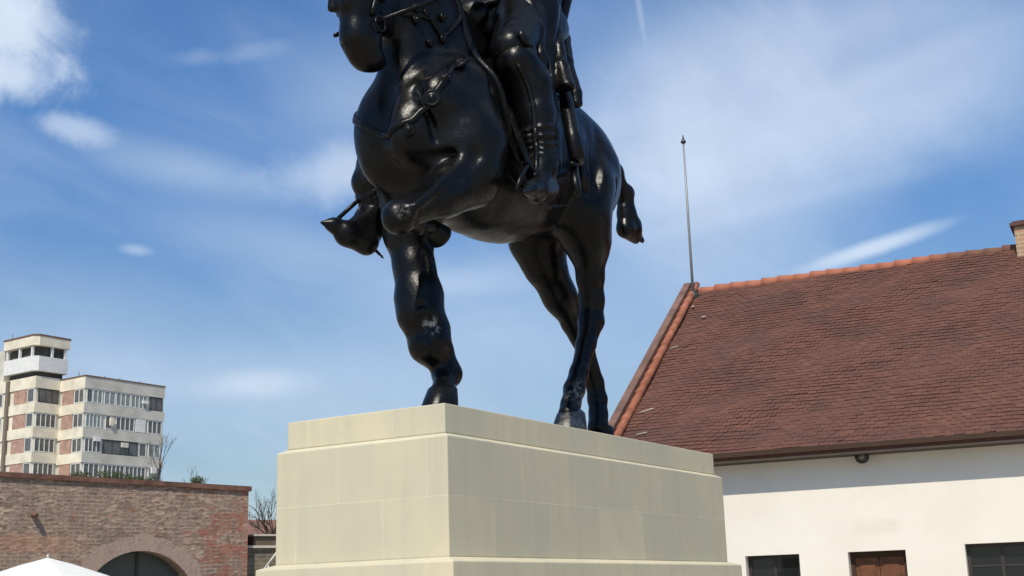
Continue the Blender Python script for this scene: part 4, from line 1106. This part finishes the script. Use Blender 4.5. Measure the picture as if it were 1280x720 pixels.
# coat folds on the chest and sleeves
for k in range(9): RD.cone((.85, 0, 8.75 + k * .15), (.87, .0, 8.80 + k * .15), .035, .035, .03)
for k in range(6):
    y_ = -.45 + k * .18; RD.cone((.72, y_, 8.75), (.80, y_ * 1.1, 9.6), .015, .012, .05, '-')
RD.chain([(.80, -.34, 8.62), (.90, 0, 8.58), (.80, .34, 8.62), (.42, .50, 8.66), (.1, .3, 8.66)], [.06] * 5, .03)
RD.rough(.006, 11, 9)
rider = RD.mesh('rider', bz.m, st)
def hand(wr, dirv_, palm_n, thumb_side, curl, grip, name='hand'):
    """palm, four curling fingers and a thumb closing round a shaft"""
    wr = Vector(wr); f = Vector(dirv_).normalized(); n_ = Vector(palm_n); n_ = (n_ - f * n_.dot(f)).normalized(); s_ = f.cross(n_) * thumb_side
    F = Field(wr - Vector((.6, .6, .6)), wr + Vector((.6, .6, .6)), .012)
    pc = wr + f * .16
    F.cone(wr - f * .05, wr + f * .04, .105, .095, .05)
    for j in (-1, 0, 1): F.cone(wr + f * .03 + s_ * j * .05, wr + f * .24 + s_ * j * .065, .065, .055, .06)
    for j, L_ in enumerate((.92, 1.0, .95, .78)):
        p = wr + f * .27 + s_ * (.105 - j * .07); d = f.copy(); r_ = .036
        for sgm, ang_ in ((.13, curl * .6), (.09, curl), (.07, curl)):
            ax = s_ * thumb_side * -1
            d = (Matrix.Rotation(ang_ * thumb_side, 3, s_) @ d) if False else (d * math.cos(ang_) + n_ * math.sin(ang_) if sgm == .13 else (d * math.cos(ang_) + (n_ * f.dot(d) - f * n_.dot(d)) * math.sin(ang_)))
            d.normalize(); e = p + d * sgm * L_; F.cone(p, e, r_, r_ * .92, .018); p = e; r_ *= .92
    p = wr + f * .08 + s_ * .10; e = p + f * .11 + s_ * .07 + n_ * .06; F.cone(p, e, .048, .042, .03); e2 = e + f * .06 - s_ * .02 + n_ * .09; F.cone(e, e2, .04, .033, .02)
    return F.mesh(name, bz.m, rider)
hand(lw_, (1, -.35, -.25), (-.2, -.2, -1), 1, 1.15, None)
hand(rw_, (1, .1, .1), (0, 1, -.1), -1, 1.2, None)
# boots with wrinkled shafts
def boot(name, pts, rs, heel, toe, rad, up_r):
    lo = np.min(np.array(list(pts) + [heel, toe]), 0) - .4; hi = np.max(np.array(list(pts) + [heel, toe]), 0) + .4
    F = Field(lo, hi, .016)
    F.chain(pts, rs, .06)
    heel = Vector(heel); toe = Vector(toe); mid = heel.lerp(toe, .45)
    F.cone(pts[-1], heel, rs[-1], rad * .95, .08); F.cone(heel, mid, rad, rad * .98, .06); F.cone(pts[-1], mid, rs[-1], rad * .85, .08)
    F.chain([mid + Vector((0, 0, .03)), heel.lerp(toe, .75) + Vector((0, 0, .03)), toe], [rad * .95, rad * .62, .022], .04)
    a, b = Vector(pts[-2]), Vector(pts[-1])
    for k in range(5):
        c_ = a.lerp(b, .35 + k * .14); ax = (b - a).normalized(); u_ = ax.orthogonal().normalized(); v_ = ax.cross(u_); rr_ = rs[-2] + (rs[-1] - rs[-2]) * (.35 + k * .14)
        ring = [c_ + (u_ * math.cos(t_) + v_ * math.sin(t_)) * (rr_ + .005) + ax * .025 * math.sin(t_ * 2 + k) for t_ in [2 * math.pi * j / 14 for j in range(15)]]
        F.chain(ring, [.018] * 15, .03)
    F.rough(.005, 16, 4)
    return F.mesh(name, bz.m, rider)
BRAID = [(1.781, 1.100, 7.201), (1.758, 1.160, 6.999), (1.722, 1.180, 6.775), (1.689, 1.170, 6.513), (1.588, 1.130, 6.278), (1.570, 1.120, 6.048)]
lb_ = boot('boot', [(1.433, 0.860, 7.443), (1.253, 0.930, 7.198), (1.221, 0.970, 6.844), (1.224, 1.000, 6.242)], [.235, .235, .215, .155], (0.981, 0.920, 6.061), (1.964, 1.220, 5.710), .135, .25)
rb2 = boot('boot', [(1.38, -.86, 7.45), (1.52, -.96, 7.0), (1.78, -.96, 6.3), (1.649, -0.930, 5.965)], [.24, .235, .20, .16], (1.973, -0.860, 5.517), (2.444, -1.100, 5.693), .13, .25)
bb_ = bvh_of(lb_); brd = obj('braid', strap(BRAID, .07, .03, bb_), bz.m, lb_, smooth=True); 
for a, b in zip(BRAID, BRAID[1:]):
    for k in range(3):
        obj('braid_knot', boss(B(), Vector(a).lerp(Vector(b), k / 3), .026 + .008 * (k % 2), .02, bb_), bz.m, lb_, smooth=True)
# stirrups and their leathers
def stirrup(top, foot_l, foot_r, leather_top, name='stirrup'):
    bm = B(); top = Vector(top)
    tube(bm, [foot_l, Vector(foot_l).lerp(top, .5) + (Vector(foot_l) - Vector(foot_r)) * .03, top, Vector(foot_r).lerp(top, .5) + (Vector(foot_r) - Vector(foot_l)) * .03, foot_r, foot_l], .026, 8)
    o = obj(name, bm, bz.m, st, smooth=True)
    bm = B(); a = Vector(leather_top); d = (top - a).normalized(); s_ = d.cross(Vector((0, 1, 0))).normalized()
    for q0, q1 in ((a, top),):
        vs_ = [q0 - s_ * .045, q0 + s_ * .045, q1 + s_ * .045, q1 - s_ * .045]; prism(bm, vs_, (0, .03, 0))
    obj('stirrup_leather', bm, bz.m, o)
stirrup((1.664, 1.100, 6.126), (1.976, 1.140, 5.749), (1.034, 1.020, 5.962), (1.634, 0.840, 6.838))
stirrup((1.702, -0.980, 6.251), (2.124, -1.140, 5.823), (2.047, -0.960, 5.649), (1.652, -0.900, 6.551))
for pa, pb in (((1.766, -1.000, 6.171), (1.981, -1.060, 5.795)), ((1.609, -0.960, 6.174), (1.969, -1.000, 5.806))):
    bm = B(); tube(bm, [pa, pb], .022, 8); obj('boot_strap', bm, bz.m, rb2, smooth=True)
# spurs
def spur(h, back, side):
    bm = B(); h = Vector(h); back = Vector(back); tube(bm, [h, back], [.024, .015], 8)
    d = (back - h).normalized(); u_ = d.orthogonal().normalized()
    for k in range(3):
        v_ = Matrix.Rotation(math.pi * k / 3, 3, d.cross(u_)) @ d; tube(bm, [back - v_ * .05, back + v_ * .05], .008, 5)
    obj('spur', bm, bz.m, rider, smooth=True)
spur((1.858, -0.860, 5.496), (1.790, -0.800, 5.407), 1)
spur((0.784, 0.900, 6.116), (0.534, 0.840, 6.145), 1)
# tall fur cap with plume, hair, beard
F = Field((-.2, -.5, 10.4), (1.2, .5, 12.5), .02)
F.cone((.46, 0, 11.02), (.40, 0, 11.50), .31, .30, .05); F.ell((.38, 0, 11.62), (.30, .29, .20), .06)
F.chain([(.72, 0, 11.15), (.80, 0, 11.6), (.70, 0, 12.0), (.50, 0, 12.3)], [.05, .06, .07, .02], .04); F.rough(.014, 22, 2); F.mesh('fur_cap', bz.m, rider)
F = Field((-.1, -.5, 9.9), (1.2, .5, 11.2), .016)
for k in range(7): F.chain([(.22 + .02 * k, -.24 + .08 * k, 10.95), (.18, -.28 + .094 * k, 10.55), (.16, -.30 + .1 * k, 10.25)], [.07, .07, .03], .04)
F.ell((.70, 0, 10.52), (.15, .15, .17), .06); F.chain([(.84, -.02, 10.70), (.84, -.14, 10.66), (.76, -.22, 10.60)], [.03, .03, .01], .02); F.chain([(.84, .02, 10.70), (.84, .14, 10.66), (.76, .22, 10.60)], [.03, .03, .01], .02)
F.rough(.01, 30, 6); F.mesh('hair_and_beard', bz.m, rider)
# cloak: heavy folds falling from the shoulders over the croup, open in front
CL = Field((-1.4, -1.3, 6.1), (1.2, 1.35, 10.6), .022)
q = random.Random(11)
foldsL = [([(.30, .60, 10.15), (.05, .90, 9.6), (0.432, 0.800, 8.626), (0.619, 0.920, 8.083), (0.766, 1.060, 7.588), (0.859, 1.200, 7.147), (0.946, 1.260, 6.911)], [.10, .12, .09, .08, .085, .10, .10]),
          ([(.20, .50, 10.18), (-.15, .78, 9.5), (0.016, 0.620, 8.521), (0.018, 0.680, 8.289), (0.230, 0.840, 7.875), (0.320, 0.980, 7.408), (0.333, 1.000, 7.217)], [.12, .14, .10, .09, .08, .08, .08]),
          ([(.10, .35, 10.2), (-.28, .58, 9.5), (-0.131, 0.450, 8.734), (-0.271, 0.450, 8.458), (-0.197, 0.500, 8.093), (-0.120, 0.620, 7.715)], [.12, .15, .14, .13, .12, .10]),
          ([(.36, .66, 10.05), (.25, .98, 9.4), (0.741, 0.840, 8.386), (0.799, 0.900, 7.939), (0.852, 0.980, 7.548), (0.851, 1.060, 7.183), (0.865, 1.080, 6.979)], [.09, .12, .09, .06, .05, .055, .055])]
for pts_, rs_ in foldsL: CL.chain(pts_, rs_, .035)
for k in range(7):
    y_ = .10 - k * .13
    CL.chain([(.15, y_ * .9, 10.2), (-.22, y_ * 1.2, 9.5), (-.42 - q.uniform(0, .06), y_ * 1.35, 8.8), (-.55 - q.uniform(0, .08), y_ * 1.5, 8.15 - abs(y_) * .3)], [.11, .13, .12, .09], .06)
for (a_, b_) in (((.30, -.60, 10.15), .80), ((.36, -.68, 10.05), .95)):
    CL.chain([a_, (.05, -b_, 9.6), (-.1, -b_, 8.6), (-.05, -b_, 7.7)], [.10, .13, .12, .08], .07)
CL.chain([(.15, -.62, 10.2), (.05, 0, 10.35), (.15, .62, 10.2)], [.14, .15, .14], .08)
sl_, g_ = CL.region(CL.lo, CL.lo + CL.h * CL.n)
hem_ = (0.551, 1.050, 7.254)
cut_ = (hem_[2] + .02 * np.sin(g_[0] * 14) + .04 * (g_[1] - 1.0) - g_[2]) + 9.0 * (g_[1] < .45) * -1
CL.a = -Field.smin(-CL.a, -np.broadcast_to(cut_, CL.a.shape).astype(np.float32), .03)
CL.rough(.007, 13, 12); CL.mesh('cloak', bz.m, rider)
# skirt of the long coat over the thigh and the back of the saddle
KT = Field((-.9, -1.3, 6.0), (1.9, 1.35, 8.9), .02)
KT.chain([(0.758, 0.850, 8.377), (0.841, 0.920, 7.818), (0.882, 0.980, 7.389), (0.896, 1.020, 6.886)], [.2, .10, .06, .035], .08)
KT.chain([(0.959, 0.750, 8.346), (1.054, 0.880, 7.950), (1.099, 0.980, 7.609), (1.082, 1.030, 7.260)], [.2, .12, .06, .03], .08)
KT.ell((.45, .55, 8.35), (.55, .35, .35), .12); KT.ell((.45, -.55, 8.35), (.55, .35, .35), .12)
KT.rough(.006, 14, 4); KT.mesh('coat_skirt', bz.m, rider)
# sabre with scabbard hanging behind the leg
bm = B()
tube(bm, [(0.466, 0.900, 7.653), (0.636, 1.040, 7.140), (0.748, 1.150, 6.756), (0.863, 1.270, 6.361)], [.06, .085, .09, .085], 12)
sb = obj('scabbard', bm, bz.m, rider, smooth=True)
for v in sb.data.vertices: pass
bm = B(); tube(bm, [(0.836, 1.200, 6.308), (0.926, 1.270, 6.043), (0.918, 1.300, 5.918)], [.05, .055, .02], 10); tube(bm, [(0.961, 1.240, 6.293), (0.717, 1.240, 6.370)], .03, 8)
obj('chape', bm, bz.m, sb, smooth=True)
for k, (x0_, y0_, x1_, y1_) in enumerate(((731, 206, 733, 240), (725, 198, 728, 236))):
    bm = B(); tube(bm, [(-0.065, 0.860, 6.669) if k == 0 else (0.102, 0.900, 6.694), (-0.093, 0.860, 6.312) if k == 0 else (0.078, 0.900, 6.300)], [.05, .04], 8); obj('tassel', bm, bz.m, sb, smooth=True)
bm = B(); tube(bm, [(1.607, 1.020, 7.702), (1.544, 1.040, 7.605), (1.407, 1.040, 7.617)], [.05, .045, .035], 10); obj('sabre_hilt', bm, bz.m, sb, smooth=True)
# reins
bm = B(); 
for sg in (-1, 1): tube(bm, [(3.20, -.07 + sg * .22, 7.42), (2.55, sg * .50, 7.85), (2.0, .45 + sg * .18, 8.25), (1.52, .42 + sg * .05, 8.45)], .024, 8)
obj('reins', bm, bz.m, br_, smooth=True)
# battle axe in the right hand
bm = B(); tube(bm, [(1.55, -.78, 8.3), (1.72, -.88, 11.0)], .045, 10); axo = obj('battle_axe', bm, bz.m, rider, smooth=True)
bm = B(); prism(bm, [(1.70, -.90, 10.55), (2.05, -.90, 10.38), (2.18, -.90, 10.62), (2.14, -.90, 10.88), (1.72, -.90, 10.74)], (0, .05, 0)); obj('blade', bm, bz.m, axo)
